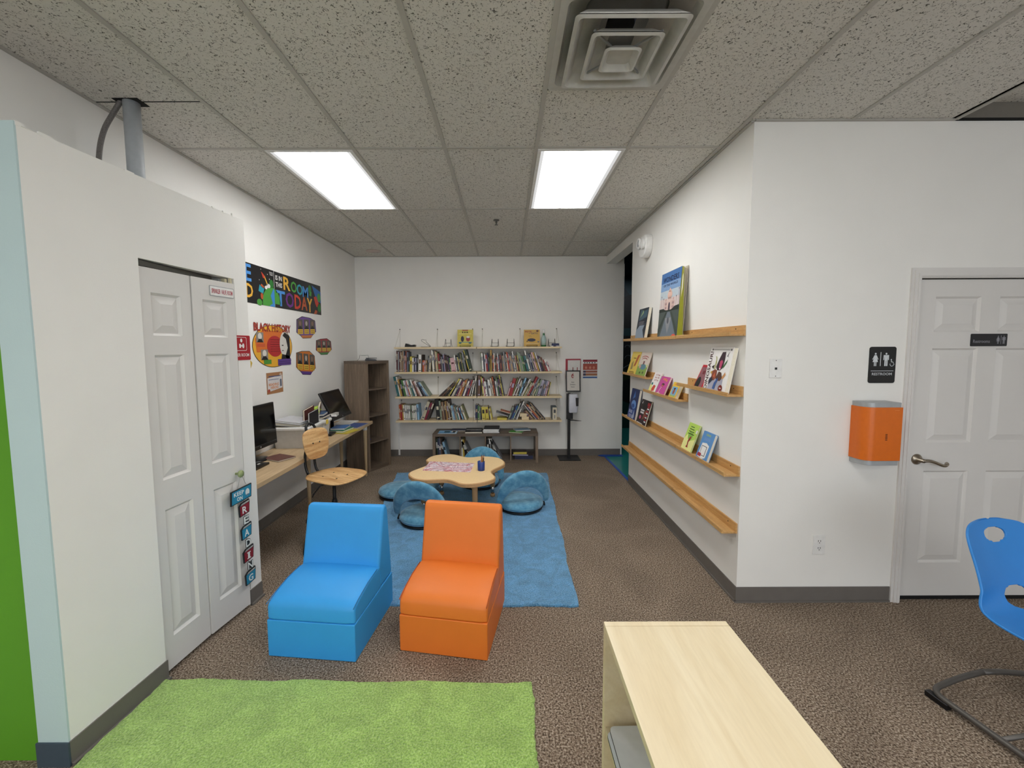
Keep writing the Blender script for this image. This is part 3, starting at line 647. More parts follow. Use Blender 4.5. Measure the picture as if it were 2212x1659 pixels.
# floor chairs
def floor_chair(x, y, rz, tilt, label):
    c = empty('floor_chair', label, 'floor chair', (x, y, 0), radians(rz), group='blue padded floor chairs'); z0 = .0175
    MB(Matrix.Translation((0, 0, z0))).lathe([(.19, 0), (.222, .004), (.222, .018), (.215, .022), (0, .022)], M_BLKP, 40).build('base_ring', c)
    MB(Matrix.Translation((0, 0, z0))).lathe([(.20, .0225), (.222, .03), (.228, .05), (.22, .078), (.19, .094), (.1, .1), (0, .1)], M_SUEDE, 40).build('cushion', c)
    MB().tube([(.228*cos(k*2*pi/40), .228*sin(k*2*pi/40), z0+.052) for k in range(40)], .003, M_SUEDE, 6, closed=True).build('piping', c)
    # crescent back, hinge line through y=-.07, leaning outwards (-y)
    rings = []; K = 28; cm = Matrix.Translation((0, -.06, z0+.055)) @ Matrix.Rotation(radians(tilt), 4, 'X')
    for i in range(K+1):
        a = pi*i/K
        ox, oz = .285*cos(a), .375*sin(a)**.85 if sin(a) > 0 else 0
        ix, iz = .215*cos(a), .192*sin(a)
        th = .021+.012*sin(a); e = .25+.75*min(1, 6*min(i, K-i)/K)
        mid = ((ox+ix)/2, (oz+iz)/2); hx, hz = (ox-ix)/2, (oz-iz)/2
        if abs(hx)+abs(hz) < .03: hx = .035*(1 if ox > 0 else -1); hz = 0
        ring = []
        for k in range(16):
            b = 2*pi*k/16; cb = abs(cos(b))**.6*(1 if cos(b) >= 0 else -1); sb = abs(sin(b))**.7*(1 if sin(b) >= 0 else -1)
            ring.append((mid[0]+hx*cb*(.75+.25*e), th*sb*e, mid[1]+hz*cb*(.75+.25*e)))
        rings.append(ring)
    MB(cm).loft(rings, M_SUEDE).build('backrest', c, sub=1)
    seam = [(.268*cos(pi*i/K), .0, .366*sin(pi*i/K)**.85 if 0 < i < K else 0) for i in range(K+1)]
    MB(cm @ Matrix.Translation((0, -.0, .006))).tube(seam, .004, M_SUEDE, 6).build('seam', c)
    for q in (-1, 1): MB().tube([(q*.218, -.10, z0+.035), (q*.228, -.06, z0+.05)], .011, M_BLKP, 8).build('hinge', c)
    return c
floor_chair(-.785, 3.78, -14, 14, 'blue floor chair left of the table, directly behind the foam chairs')
floor_chair(.13, 4.09, 16, 14, 'blue floor chair at the right end of low table')
floor_chair(-1.19, 4.46, 105, 84, 'blue floor chair lying flat open at left rug edge')
floor_chair(-.33, 4.79, 165, 12, 'blue floor chair on the far side of low table')

# desk
DZ = .695
t = empty('computer_desk', 'long light wood computer desk along left wall', 'desk', (-1.98, 3.95, 0))
MB(Matrix.Translation((1.98, -3.95, 0))).box(-2.216, -1.742, 2.66, 5.28, DZ-.036, DZ, M_DESK).build('desktop', t, bevel=.003)
for x, y in ((-1.81, 5.18), (-1.98, 4.02), (-2.12, 5.18), (-2.12, 2.8), (-1.82, 2.8)):
    g = MB(Matrix.Translation((x+1.98, y-3.95, 0))).lathe([(.0, .0), (.013, .0), (.014, .004), (.025, DZ-.11), (.025, DZ-.1)], M_LEG, 20).build('leg', t)
    MB(Matrix.Translation((x+1.98, y-3.95, 0))).lathe([(.027, DZ-.1), (.027, DZ-.037)], M_WHITE, 20).build('leg_collar', g)
# swivel chair
c = empty('swivel_chair', 'plywood swivel chair with black metal frame at the desk', 'chair', (-1.475, 3.43, 0), radians(-22))
sp = spline([(-.215, -.06), (-.21, .07), (-.13, .175), (.02, .20), (.16, .20), (.215, .14), (.225, 0), (.215, -.14), (.16, -.20), (.02, -.20), (-.13, -.17)], 6)
def dish(p, z): return (p[0], p[1], z+.25*(p[0]+.02)**2*(.6 if p[0] < 0 else -.5)+.28*p[1]**2)
rings = [[dish((x*.1, y*.1), .545) for x, y in sp], [dish((x*.6, y*.6), .545) for x, y in sp], [dish((x*.97, y*.97), .545) for x, y in sp], [dish(p, .549) for p in sp], [dish(p, .555) for p in sp], [dish((x*.97, y*.97), .559) for x, y in sp], [dish((x*.6, y*.6), .559) for x, y in sp], [dish((x*.1, y*.1), .559) for x, y in sp]]
s = MB().loft(rings, M_PLY).build('seat', c)
m = MB()
for x in (-.06, .09):
    for y in (-.06, .06): m.lathe([(.007, .5595), (.007, .562), (0, .5625)], M_BLACK, 12, Matrix.Translation((x, y, .0)))
m.build('bolt', c)
BM = Matrix.Translation((-.195, 0, .815)) @ Matrix.Rotation(radians(-8), 4, 'Y') @ Matrix(((0, 0, 1, 0), (1, 0, 0, 0), (0, 1, 0, 0), (0, 0, 0, 1)))
bp = spline([(-.12, -.06), (-.135, .05), (-.11, .115), (0, .135), (.11, .115), (.135, .05), (.12, -.06), (.07, -.12), (-.07, -.12)], 6)
def bd(x, y, z, k): return (x*k, y*k, z+.5*(x*k)**2)
MB(BM).loft([[bd(x, y, z, k) for x, y in bp] for z, k in ((0, .1), (0, .6), (0, .97), (.003, 1), (.008, 1), (.011, .97), (.011, .6), (.011, .1))], M_PLY2).build('backrest', c)
MB(BM).lathe([(.006, .013), (.006, .0155), (0, .016)], M_BLACK, 12, Matrix.Translation((-.035, .01, 0))).lathe([(.006, .013), (.006, .0155), (0, .016)], M_BLACK, 12, Matrix.Translation((.035, .01, 0))).build('bolt', c)
fr = [(.02, -.045, .525), (-.12, -.048, .522), (-.225, -.05, .55), (-.262, -.05, .62), (-.262, -.05, .72), (-.24, -.05, .80), (-.235, -.05, .90), (-.25, -.04, .965), (-.262, 0, .985), (-.25, .04, .965), (-.235, .05, .90), (-.24, .05, .80), (-.262, .05, .72), (-.262, .05, .62), (-.225, .05, .55), (-.12, .048, .522), (.02, .045, .525)]
MB().tube(spline(fr, 5, False), .011, M_BLACK, 10).build('back_frame', c)
MB().box(-.09, .12, -.07, .07, .52, .543, M_BLACK).build('seat_plate', c)
g = MB().lathe([(.014, .2), (.014, .52)], M_BLACK, 16).lathe([(.023, .19), (.023, .34), (.019, .35), (.018, .36)], M_BLACK, 16).build('post', c)
MB().tube([(.0, -.03, .51), (-.06, -.09, .49), (-.10, -.13, .42), (-.105, -.135, .40)], .005, M_BLACK, 8).build('height_lever', c)
for k in range(4):
    a = radians(45+90*k)-radians(-22)+radians(18); ca, sa = cos(a), sin(a)
    MB().tube(spline([(0, 0, .21), (.1*ca, .1*sa, .225), (.2*ca, .2*sa, .2), (.27*ca, .27*sa, .13), (.30*ca, .30*sa, .05), (.305*ca, .305*sa, .0)], 5, False), .0115, M_BLACK, 10).build('leg', c)
MB().tube([(.22*cos(k*pi/16), .22*sin(k*pi/16), .2) for k in range(32)], .009, M_BLACK, 8, closed=True).build('foot_ring', c)

# monitors
def monitor(loc, rz, tilt, w, h, zc, label, base=True, stand=.0):
    m = empty('computer_monitor', label, 'monitor', loc, rz)
    T_ = Matrix.Translation((0, 0, zc)) @ Matrix.Rotation(-tilt, 4, 'Y')       # screen faces +x
    MB(T_).box(-.022, 0, -w/2, w/2, -h/2, h/2, M_BLKP).box(-.045, -.022, -w*.36, w*.36, -h*.36, h*.36, M_BLKP).build('housing', m, bevel=.004)
    MB(T_).box(.0, .0012, -w/2+.016, w/2-.016, -h/2+.038, h/2-.014, M_SCREEN).build('screen', m)
    MB(T_).box(.0, .001, -w/2+.004, w/2-.004, -h/2+.030, -h/2+.032, H_('55585c')).lathe([(.008, .0012), (0, .0015)], H_('9a9ca0'), 14, Matrix.Translation((0, 0, -h/2+.016)) @ Matrix.Rotation(pi/2, 4, 'Y')).build('bezel_strip', m)
    MB().tube([(-.06, 0, .01), (-.055, 0, zc-.02)], .02, M_BLKP, 10).build('stand', m)
    MB().lathe([(.11, 0), (.112, .004), (.10, .012), (.02, .018), (0, .018)], M_BLKP, 32, Matrix.Translation((-.03, 0, 0)) @ Matrix.Scale(.8, 4, (1, 0, 0))).build('stand_base', m)
    return m
monitor((-2.085, 3.42, DZ), 0, radians(3), .50, .37, .28, 'black monitor on the near end of desk by the closet')
monitor((-1.965, 4.71, DZ), 0, radians(26), .52, .34, .30, 'black monitor tilted back at the far end of desk')
kb_ = MB().box(-2.06, -1.94, 2.98, 3.30, DZ+.0005, DZ+.018, M_BLKP).box(-2.0, -1.985, 3.23, 3.26, DZ+.018, DZ+.019, H_('c8c8c8')); tag(kb_.build('keyboard', bevel=.003), 'black keyboard on the desk in front of near monitor', 'keyboard')
mp = MB(Matrix.Translation((-1.96, 4.44, DZ)) @ Matrix.Rotation(.1, 4, 'Z')); mp.box(-.07, .07, -.1, .1, .0005, .02, M_BLKP); tag(mp.build('mouse_pad', bevel=.003), 'small flat black box beside the white bins on desk', 'box')
# plastic bins on the desk
M_BIN = mat('milky_plastic', 'c9c6c0', .35); M_BIN2 = mat('milky_plastic_white', 'dcdad6', .35)
bt = M_BIN.node_tree.nodes['Principled BSDF']; bt.inputs['Alpha'].default_value = .86
def bin_(cx, cy, rz, w, d, h, m, label):
    e = empty('storage_bin', label, 'storage bin', (cx, cy, DZ+.0008), rz)
    def rr(s, z, o=0): return [(x, y, z) for x, y in rrect(-w/2*s-o, -d/2*s-o, w/2*s+o, d/2*s+o, .03, 5)]
    MB().loft([rr(.9, .006, -.05), rr(.9, .0), rr(1, h-.03), rr(1.0, h-.005, .0), rr(.985, h-.004), rr(.885, .005), rr(.885, .006, -.05)], m, caps=True, smooth=False).build('body', e)
    MB().loft([rr(1, h-.03, .002), rr(1, h-.028, .014), rr(1, h-.012, .017), rr(1, h, .012), rr(1, h, -.002), rr(1, h-.008, -.004)], M_WHITE, caps=False, smooth=False).build('rim', e)
    return e
bin_(-2.045, 4.0, radians(4), .34, .40, .205, M_BIN, 'large milky plastic bin of papers beside near monitor')
bin_(-2.06, 4.325, radians(4), .30, .19, .19, M_BIN2, 'white plastic bin of papers behind the milky bin')
# things in the bins
def slab_thing(nm, w, d, h, M, mc, mp_, label, cat, grp=None):
    b = MB(M); b.box(0, w, 0, d, 0, h*.12, mc).box(0, w, 0, d, h*.88, h, mc).box(0, h*.1+.001, 0, d, h*.12, h*.88, mc).box(h*.1+.001, w-.003, .003, d-.003, h*.12, h*.88, mp_)
    o = b.build(nm); return tag(o, label, cat, grp)
def TR(x, y, z, rx=0, ry=0, rz=0): return Matrix.Translation((x, y, z)) @ Matrix.Rotation(radians(rz), 4, 'Z') @ Matrix.Rotation(radians(ry), 4, 'Y') @ Matrix.Rotation(radians(rx), 4, 'X')
BZ = DZ+.19
slab_thing('folder', .24, .30, .03, TR(-2.20, 3.86, BZ+.02, 0, 5, 0), H_('9a9aa2'), M_PAGE, 'grey folder of papers lying across the milky bin', 'folder')
slab_thing('folder', .24, .28, .02, TR(-2.20, 3.85, BZ+.055, 0, 7, 0), H_('c4c4cc', .2), M_WHITE, 'clear plastic sleeve of papers on top of grey folder', 'folder')
slab_thing('magazine', .23, .28, .012, TR(-2.195, 3.87, BZ-.005, 0, 4, 0), H_('b0a468'), M_PAGE, 'yellowish magazine under the grey folder in milky bin', 'magazine')
slab_thing('notebook', .24, .20, .02, TR(-1.975, 3.98, DZ+.1, 62, -82, -62), H_('5c2a26'), M_PAGE, 'brown hardcover book standing at an angle in the milky bin', 'book')
slab_thing('notebook', .22, .19, .014, TR(-1.90, 3.92, DZ+.1, 62, -84, -62), H_('1e1a20'), M_WHITE, 'black edged workbook standing in corner of the milky bin', 'book')
MB_ = MB(TR(-1.905, 3.915, DZ+.13, 62, -84, -62)).box(.03, .17, .03, .16, -.002, -.0005, M_WHITE)
slab_thing('paper_sheet', .16, .22, .004, TR(-1.93, 4.06, DZ+.08, 80, -88, -70), M_WHITE, M_WHITE, 'white printed sheet standing in the milky bin', 'paper')
slab_thing('book', .22, .2, .02, TR(-2.16, 4.3, BZ+.02, 4, -4, 5), H_('40608a'), M_PAGE, 'blue book lying on top of the white bin', 'book')
slab_thing('book', .22, .2, .018, TR(-2.15, 4.28, BZ-.005, 4, -4, -2), H_('2a2a30'), M_PAGE, 'black book under the blue one on the white bin', 'book')
slab_thing('sticky_note_pad', .13, .14, .05, TR(-2.10, 4.25, BZ+.045, 6, -14, 10), H_('b8dc48'), H_('c8e864'), 'lime green paper pad on top of the white bin', 'note pad')
slab_thing('paper_stack', .2, .14, .03, TR(-2.06, 4.42, BZ+.01, 0, 2, 12), H_('b8b4b0'), M_WHITE, 'untidy white paper stack at the far side of white bin', 'papers')
slab_thing('book', .16, .2, .02, TR(-1.99, 4.33, BZ-.02, 70, -80, -50), H_('7a5a48'), M_PAGE, 'small brown book upright in the white bin', 'book')
tag(MB().box(-1.886, -1.884, 4.245, 4.295, DZ+.15, DZ+.197, H_('e8cc50')).build('sticky_note'), 'yellow sticky note on rim of the white bin', 'note')
# papers on desk
slab_thing('picture_book', .21, .165, .012, TR(-2.085, 3.44, DZ+.0008, 0, 0, -25), H_('6a4038'), M_PAGE, 'brown picture book lying flat on the near desk end', 'book')
bk2 = MB(TR(-2.085, 3.44, DZ+.0135, 0, 0, -25)); 
slab_thing('book', .17, .24, .02, TR(-1.985, 4.52, DZ+.0068, 0, 0, -8), H_('2a7a52'), M_PAGE, 'green edged book at bottom of the small desk pile', 'book')
slab_thing('book', .16, .22, .018, TR(-1.98, 4.55, DZ+.0272, 0, 0, 4), H_('3c6aa8'), M_PAGE, 'blue book on top of the green edged one on desk', 'book')
slab_thing('folder', .2, .25, .005, TR(-1.95, 4.50, DZ+.0008, 0, 0, -14), H_('c8b43c'), H_('c8b43c'), 'yellow folder poking out under the green edged book', 'folder')
slab_thing('folder', .21, .30, .008, TR(-1.97, 4.80, DZ+.0008, 0, 0, -6), H_('39508c'), M_PAGE, 'flat dark blue folder on desk in front of far monitor', 'folder')
slab_thing('workbook', .22, .28, .015, TR(-2.14, 4.96, DZ+.0008, 0, 0, -4), M_WHITE, M_WHITE, 'stack of white papers at far end of the desk', 'papers')

# tall shelf
c = empty('tall_shelf', 'tall narrow grey wood four-cube shelf in the corner', 'bookshelf', (-1.823, 5.316, 0), atan2(.406, .191))
L_, D_, Hh = .43, .385, 1.462
m = MB(); m.box(0, .038, 0, D_, .0, Hh-.038, M_OAK); m.build('side_panel', c)
m = MB(); m.box(L_-.038, L_, 0, D_, .0, Hh-.038, M_OAK); m.build('side_panel', c)
MB().box(0, L_, 0, D_, Hh-.038, Hh, M_OAKX).build('top_panel', c); MB().box(.038, L_-.038, 0, D_, .0, .038, M_OAKX).build('bottom_panel', c)
for k in (1, 2, 3): MB().box(.038, L_-.038, .002, D_, .02+k*.352, .036+k*.352, M_OAKX).build('shelf_board', c)
MB().box(.038, L_-.038, D_-.006, D_-.001, .038, Hh-.038, M_OAK).build('back_panel', c)
W_ = c.matrix_basis
cw_ = Matrix.Translation((-1.823, 5.316, 0)) @ Matrix.Rotation(atan2(.406, .191), 4, 'Z')
s = MB(cw_ @ Matrix.Translation((.18, .18, Hh+.0005)) @ Matrix.Rotation(-.9, 4, 'Z')); s.prism([(0, 0), (.14, 0), (.15, .012), (.13, .02), (.02, .03), (0, .022)], 0, .03, M_BLKP, M=Matrix(((1, 0, 0, 0), (0, 0, -1, 0), (0, 1, 0, 0), (0, 0, 0, 1))))
s.box(.01, .15, -.03, -.003, .03, .04, M_BLKP); tag(s.build('stapler'), 'black stapler on top of the tall corner shelf', 'stapler')
s = MB(cw_ @ Matrix.Translation((.05, .2, Hh+.002)) @ Matrix.Rotation(-.9, 4, 'Z')); s.tube([(0, 0, 0), (.03, .0, .03), (.035, .02, .075), (.06, .02, .07), (.1, .02, .07), (.14, .02, .075), (.15, .0, .03), (.12, 0, .0)], .0022, M_BLACK, 6)
tag(s.build('book_easel'), 'small black wire book stand on top of tall corner shelf', 'book stand')
s = MB(cw_ @ TR(.07, .05, .411, 0, 0, 20)); s.box(0, .06, 0, .03, 0, .008, H_('1c3c90')); tag(s.build('marker_box'), 'small dark blue item in the upper cube of tall shelf', 'box')

# low shelf
LY0, LY1, lx0, lx1, lz = 5.735, 6.115, -1.058, .432, .422
c = empty('low_shelf', 'low grey wood four-cube shelf under the back wall bookshelves', 'bookshelf', (lx0, LY0, 0)); w = lx1-lx0; d = LY1-LY0
for x0, x1 in ((0, .038), (w-.038, w)): MB().box(x0, x1, 0, d, .002, lz-.038, M_OAK).build('side_panel', c)
MB().box(0, w, 0, d, lz-.038, lz, M_OAKX).build('top_panel', c); MB().box(.038, w-.038, 0, d, .002, .04, M_OAKX).build('bottom_panel', c)
cell = (w-.076-3*.016)/4
for k in (1, 2, 3): MB().box(.038+k*cell+(k-1)*.016, .038+k*cell+k*.016, .002, d, .04, lz-.038, M_OAK).build('divider', c)

# ---------------------------------------------------------------- back wall shelves
SF, SB = 5.865, 6.128
ROWS = [1.643, 1.289, .935, .588]
names = ['top', 'second', 'third', 'bottom']
for r, z in enumerate(ROWS):
    for side, x0, x1, sc in ((0, -1.605, -.440, (-1.584, -1.029, -.509)), (1, -.430, .775, (-.365, .189, .73))):
        x1_ = x1 if side == 0 else x1+.006*(r > 0)
        e = empty('hanging_shelf', f'{names[r]} {"left" if side == 0 else "right"} pale pine shelf board hung by cords on back wall', 'wall shelf', ((x0+x1)/2, SF, z), group='pine shelves hung on the back wall')
        off = Vector(((x0+x1)/2, SF, z)); TM = Matrix.Translation(-off)
        MB(TM).box(x0, x1_, SF, SB, z-.026, z, M_PINE).build('shelf_board', e, bevel=.0015)
        for k, xs in enumerate(sc):
            zs = z+.262; m = MB(TM); xf = xs+(.035 if k == 1 else (.02 if k == 2 else -.0))*.6
            m.tube([(xs, YB-.006, zs), (xs, SB+.004, z-.028), (xs, SB-.05, z-.029), (xf, SF-.003, z-.029), (xf, SF-.003, z+.002), (xs+.004, YB-.008, zs-.002)], .0016, H_('c9c4b6'), 6); m.build('cord', e)
            MB(TM).lathe([(.006, -.003), (.008, .004), (.003, .01), (0, .01)], H_('55524c'), 10, Matrix.Translation((xs, YB-.003, zs)) @ Matrix.Rotation(pi/2, 4, 'X')).build('hook', e)
# ---- the books: measured along each row; colour, width, top v, lean u (u, v are the crop's own units)
def book_mesh(t, d, h, cm, pm, sm=None, seed=0):
    rnd = random.Random(seed); b = MB(); c = min(.0022, t*.22)
    b.box(0, c, 0, d, 0, h, cm); b.box(t-c, t, 0, d, 0, h, cm); b.box(c, t-c, 0, c, 0, h, cm)
    b.box(c, t-c, c, d-.004, .003, h-.004, pm)
    if sm is not None and t > .007:
        z = rnd.uniform(.45, .6)*h; b.box(t*.2, t*.8, -.0006, 0, z, z+rnd.uniform(.12, .3)*h, sm)
        if rnd.random() < .6: z = rnd.uniform(.03, .1)*h; b.box(t*.15, t*.85, -.0006, 0, z, z+.05*h, sm)
    return b
LIGHT = {'wh', 'cr', 'ye', 'be', 'pk', 'lb', 'lv', 'tn', 'go', 'lm', 'sg', 'gy'}
def rect_pts(x, z, t, h, a, right):
    ux, uz = cos(a), -sin(a); vx, vz = sin(a), cos(a)
    if right: x -= 0
    p = [(0, 0), (t, 0), (t, h), (0, h)]
    if right: p = [(q-t, r) for q, r in p]
    return [(x+q*ux+r*vx, z+q*uz+r*vz) for q, r in p]
def depth2(A, B):
    best = 1e9
    for P_ in (A, B):
        for i in range(4):
            ex, ez = P_[(i+1) % 4][0]-P_[i][0], P_[(i+1) % 4][1]-P_[i][1]; l = hypot(ex, ez); nx, nz = ez/l, -ex/l
            a0 = [x*nx+z*nz for x, z in A]; b0 = [x*nx+z*nz for x, z in B]
            best = min(best, min(max(a0), max(b0))-max(min(a0), min(b0)))
    return best
BK = 0
def row_books(spec, ox, oy, k, y, zs, start, where, group, depth=.21, vbase=None):
    """spec: 'col,w,top,lean;...'  cursor runs along the shelf from start; '>n' moves it on"""
    global BK
    off = 0; last = []
    u = start; i = 0; items = [q.strip() for q in spec.split(';') if q.strip()]
    for q in items:
        if q[0] == '>': u = float(q[1:]); off = 0; continue
        col, wd, top, ln = q.split(','); wd = float(wd); top = float(top); ln = float(ln)
        i += 1; BK += 1
        pyb = oy+vbase*k
        xb, _ = on_y(ox+u*k, pyb, y); xb2, _ = on_y(ox+(u+wd)*k, pyb, y); xt, zt = on_y(ox+(u+ln)*k, oy+top*k, y)
        h = hypot(xt-xb, zt-zs); a = atan2(xt-xb, zt-zs); t = max((xb2-xb)*cos(a)*.9, .004)
        h = min(h, (.322-t*abs(sin(a)))/cos(a)); xb += off; xb2 += off
        x_0 = xb
        for tries in range(200):
            R_b = rect_pts(xb if ln <= 0 else xb2, zs, t, h, a, ln > 0)
            if all(depth2(R_b, o_) < .0008 for o_ in last): break
            if tries < 12 and last and (ln <= 0 or tries < 6): a += radians(.5)
            else: xb += .001; xb2 += .001
        off = max(0, off+(xb-x_0)) * .97
        last = (last+[R_b])[-4:]
        rnd = random.Random(BK); dd = depth*rnd.uniform(.82, 1.0)
        cm = P(col); pm = M_PAGE; sm = P(rnd.choice(['be', 'cr', 'gy', 'tn', 'bk', 'lv']) if col not in LIGHT else rnd.choice(['mr', 'nv', 'db', 'bk', 'gy', 'br', 'sl']))
        yy = y+rnd.uniform(0, .012)
        b = book_mesh(t, dd, h, cm, pm, sm, BK); o = b.build('book')
        if ln <= 0: piv = Matrix.Translation((xb, yy, zs+.0006)) @ Matrix.Rotation(a, 4, 'Y')
        else: piv = Matrix.Translation((xb2, yy, zs+.0006)) @ Matrix.Rotation(a, 4, 'Y') @ Matrix.Translation((-t, 0, 0))
        o.matrix_world = piv
        thick = 'slim' if t < .013 else ('thick' if t > .028 else 'medium')
        leanw = '' if abs(a) < .06 else (' leaning left' if a < 0 else ' leaning right')
        tag(o, f'{thick} {PAL[col][0]} book{leanw}, {ordinal(i)} from the left {where}', 'book', group)
        u += wd
K = 195/2157
A1 = """wh,16,640,-4;mr,36,655,0;gy,34,662,-2;mr,32,655,-2;cr,16,672,-4;br,28,668,-2;tn,26,640,-2;sl,24,658,-2;pk,20,755,0;rb,32,640,0;sl,42,668,-4;dn,30,790,0;ye,56,780,0;wh,38,802,0;nv,32,802,0;lv,30,815,0;bk,40,735,2;wh,78,727,4;db,28,738,0;or,46,868,0;pk,28,872,0;tn,34,870,2;dg,38,765,26;be,50,752,-14;
wh,28,630,-92;cr,24,655,-88;dg,28,640,-84;tn,24,650,-82;cr,20,670,-78;ol,30,668,-76;rd,36,712,-74;mr,30,735,-70;db,24,760,-68;gy,22,790,-66;nv,34,770,-62;lv,20,720,-66;mr,34,750,-66;bk,30,775,-60;db,26,760,-60;pu,30,790,-58;gn,32,812,-40;pk,112,815,-46;wh,30,750,-90;bk,26,770,-88;gy,28,790,-84;ye,18,800,-84;dn,32,710,-100;bk,30,690,-100;ol,28,705,-105;dn,30,740,-100;gy,34,660,-104;bk,24,690,-110;ye,20,645,-190;dn,70,640,-186"""
A2 = """sg,16,680,-46;wh,42,700,-36;nv,28,798,-20;wh,24,712,-30;rd,46,742,-40;nv,34,692,-44;ol,24,800,-36;go,32,620,-10;db,24,735,-44;or,28,742,-42;wh,20,698,-52;bk,26,812,-44;br,28,802,-40;rd,24,800,-44;wh,20,706,-64;nv,30,772,-50;rb,54,742,-62;dg,24,690,-84;tn,30,760,-70;gy,40,675,-92;bk,24,702,-92;wh,20,728,-88;or,24,676,-108;rd,24,690,-100;gy,30,720,-96;tn,50,772,-92;sl,34,742,-94;wh,28,665,-130;bk,20,762,-104;cr,18,762,-106;or,24,768,-100;db,30,800,-92;ye,18,752,-98;sg,40,676,-122;sg,40,706,-118;gn,44,772,-100;bk,24,782,-92;tl,60,770,-100;wh,38,645,-152;bk,20,702,-140;gy,22,704,-142;nv,44,722,-136;cr,18,732,-150;db,20,722,-152;pk,44,692,-168;go,40,696,-170;bk,14,720,-170;wh,26,706,-184;pu,44,780,-150;bk,26,782,-150;br,30,802,-140;rb,26,812,-136;rd,34,868,-110;wh,36,852,-110;pk,34,918,-80"""
B1 = """tl,56,158,-104;wh,26,160,-100;go,48,226,-92;bk,44,236,-94;gn,48,246,-124;wh,38,262,-130;lv,38,256,-134;or,22,272,-134;wh,34,254,-158;sg,30,256,-160;tl,32,262,-166;wh,44,250,-186;rb,28,292,-194;tn,24,302,-196;pk,22,286,-200;wh,32,282,-212;bk,24,320,-214;sl,46,322,-226;lb,44,322,-236;wh,14,316,-252;sg,26,312,-262;
>1165;wh,16,268,372;db,52,312,322;br,38,330,260;bk,26,320,228;ye,34,202,232;bk,18,250,206;wh,20,200,198;cr,24,216,184;dg,24,250,166;pu,30,252,148;rd,18,262,140;cr,28,270,128;or,38,236,136;go,24,214,134;pu,30,236,120;wh,38,262,110;mr,22,238,108;pu,20,240,102;rd,34,232,96;db,18,220,92;wh,22,240,86;bk,20,282,72;wh,22,132,90"""
B2 = """cr,18,128,24;db,44,240,10;br,70,132,-40;ye,24,172,-108;wh,22,202,-92;rd,24,196,-86;wh,34,270,-72;wh,18,278,-70;bk,20,256,-74;gy,28,282,-72;wh,50,234,-86;dg,14,240,-88;be,38,198,-104;br,18,206,-104;or,26,168,-116;mr,20,222,-98;bk,18,240,-92;wh,28,268,-92;gy,18,212,-104;gn,22,166,-118;bk,18,216,-106;pu,28,222,-104;mr,20,210,-112;ye,22,124,-152;dg,28,192,-108;
>776;pk,30,292,88;rd,84,206,108;ol,22,190,132;wh,24,200,164;br,42,226,146;wh,22,250,134;db,30,234,138;tl,20,240,142;lb,42,190,148;bk,18,210,168;wh,22,210,200;wh,14,200,216;ol,38,268,180;cr,26,302,170;bk,18,288,172;cr,18,300,170;rd,44,160,198;bk,18,196,178;gy,38,190,180;ol,28,240,160;cr,26,308,134;sg,44,226,130;lv,58,240,110;gy,26,250,104;sl,50,246,92;lv,38,256,80;pk,34,268,66;bk,24,282,56;ye,16,288,60"""
C1 = """or,34,826,-26;rd,34,824,-24;go,34,826,-22;wh,38,836,-26;bk,8,838,-26;wh,32,838,-24;bk,8,840,-24;wh,32,840,-22;bk,8,842,-22;wh,32,844,-22;bk,8,842,-22;sg,32,842,-22;bk,8,842,-22;wh,32,844,-24;gn,10,846,-24;wh,30,850,-24;bk,8,848,-24;wh,30,846,-28;bk,8,848,-28;lb,50,820,-62;
>745;wh,15,840,122;be,74,762,146;cz,50,788,152;db,56,750,150;
>1140;bk,96,705,-82;sg,44,738,-76;br,38,768,-70;tn,18,762,-72;db,28,764,-76;br,28,758,-82;go,20,742,-86;br,44,738,-84;cr,14,760,-92;db,44,700,-96;cr,16,862,-96;lb,50,852,-92;gy,28,870,-88;tn,18,880,-92;sg,24,892,-86;tl,24,892,-92;wh,30,904,-100;mr,28,912,-104;lb,38,922,-128;bk,20,908,-124;cr,24,892,-142;wh,18,872,-160;ol,36,856,-166"""
C2 = """wh,16,962,4;nv,62,830,0;gn,38,856,-24;sg,30,880,-24;bk,28,900,-30;ye,88,880,-52;ye,88,886,-64;bk,14,880,-70;cr,24,930,-74;ye,30,910,-80;
>790;sg,42,900,110;nv,40,862,134;bl,36,852,138;gn,14,842,150;wh,14,792,170;bk,34,790,166;gy,16,760,160;wh,24,740,152;
>1340;mr,44,990,-160;tn,50,990,-176;wh,14,842,-340;pu,50,900,-256;or,44,842,-300;tn,30,850,-310;bk,50,802,-356;tn,30,822,-352;bk,26,832,-320"""
YB1 = 5.895
row_books(A1, 840, 700, K, YB1, ROWS[1], 162, 'on the second left shelf', 'books on the second left shelf', vbase=1133)
row_books(A2, 1025, 700, K, YB1, ROWS[1], 172, 'on the second right shelf', 'books on the second right shelf', vbase=1133)
row_books(B1, 840, 800, K, YB1, ROWS[2], 200, 'on the third left shelf', 'books on the third left shelf', vbase=612)
row_books(B2, 1025, 800, K, YB1, ROWS[2], 8, 'on the third right shelf', 'books on the third right shelf', vbase=612)
row_books(C1, 840, 800, K, YB1+.02, ROWS[3], 258, 'on the bottom left shelf', 'books on the bottom left shelf', vbase=1172)
row_books(C2, 1025, 800, K, YB1+.02, ROWS[3], 0, 'on the bottom right shelf', 'books on the bottom right shelf', vbase=1172)
def crate(nm, px0, px1, py0, py1, y, d, z, cm, label, cat='book', rz=0):
    x0, z1 = on_y(px0, py0, y); x1, z0 = on_y(px1, py1, y)
    h = z1-z0; b = MB(TR(x0, y, z, 0, 0, rz)); w = x1-x0
    b.box(0, w, 0, d, 0, .002, cm).box(0, w, 0, d, h-.002, h, cm).box(0, w, 0, .002, .002, h-.002, cm).box(.003, w-.003, .002, d-.003, .002, h-.002, M_PAGE)
    tag(b.build(nm), label, cat); return z+h
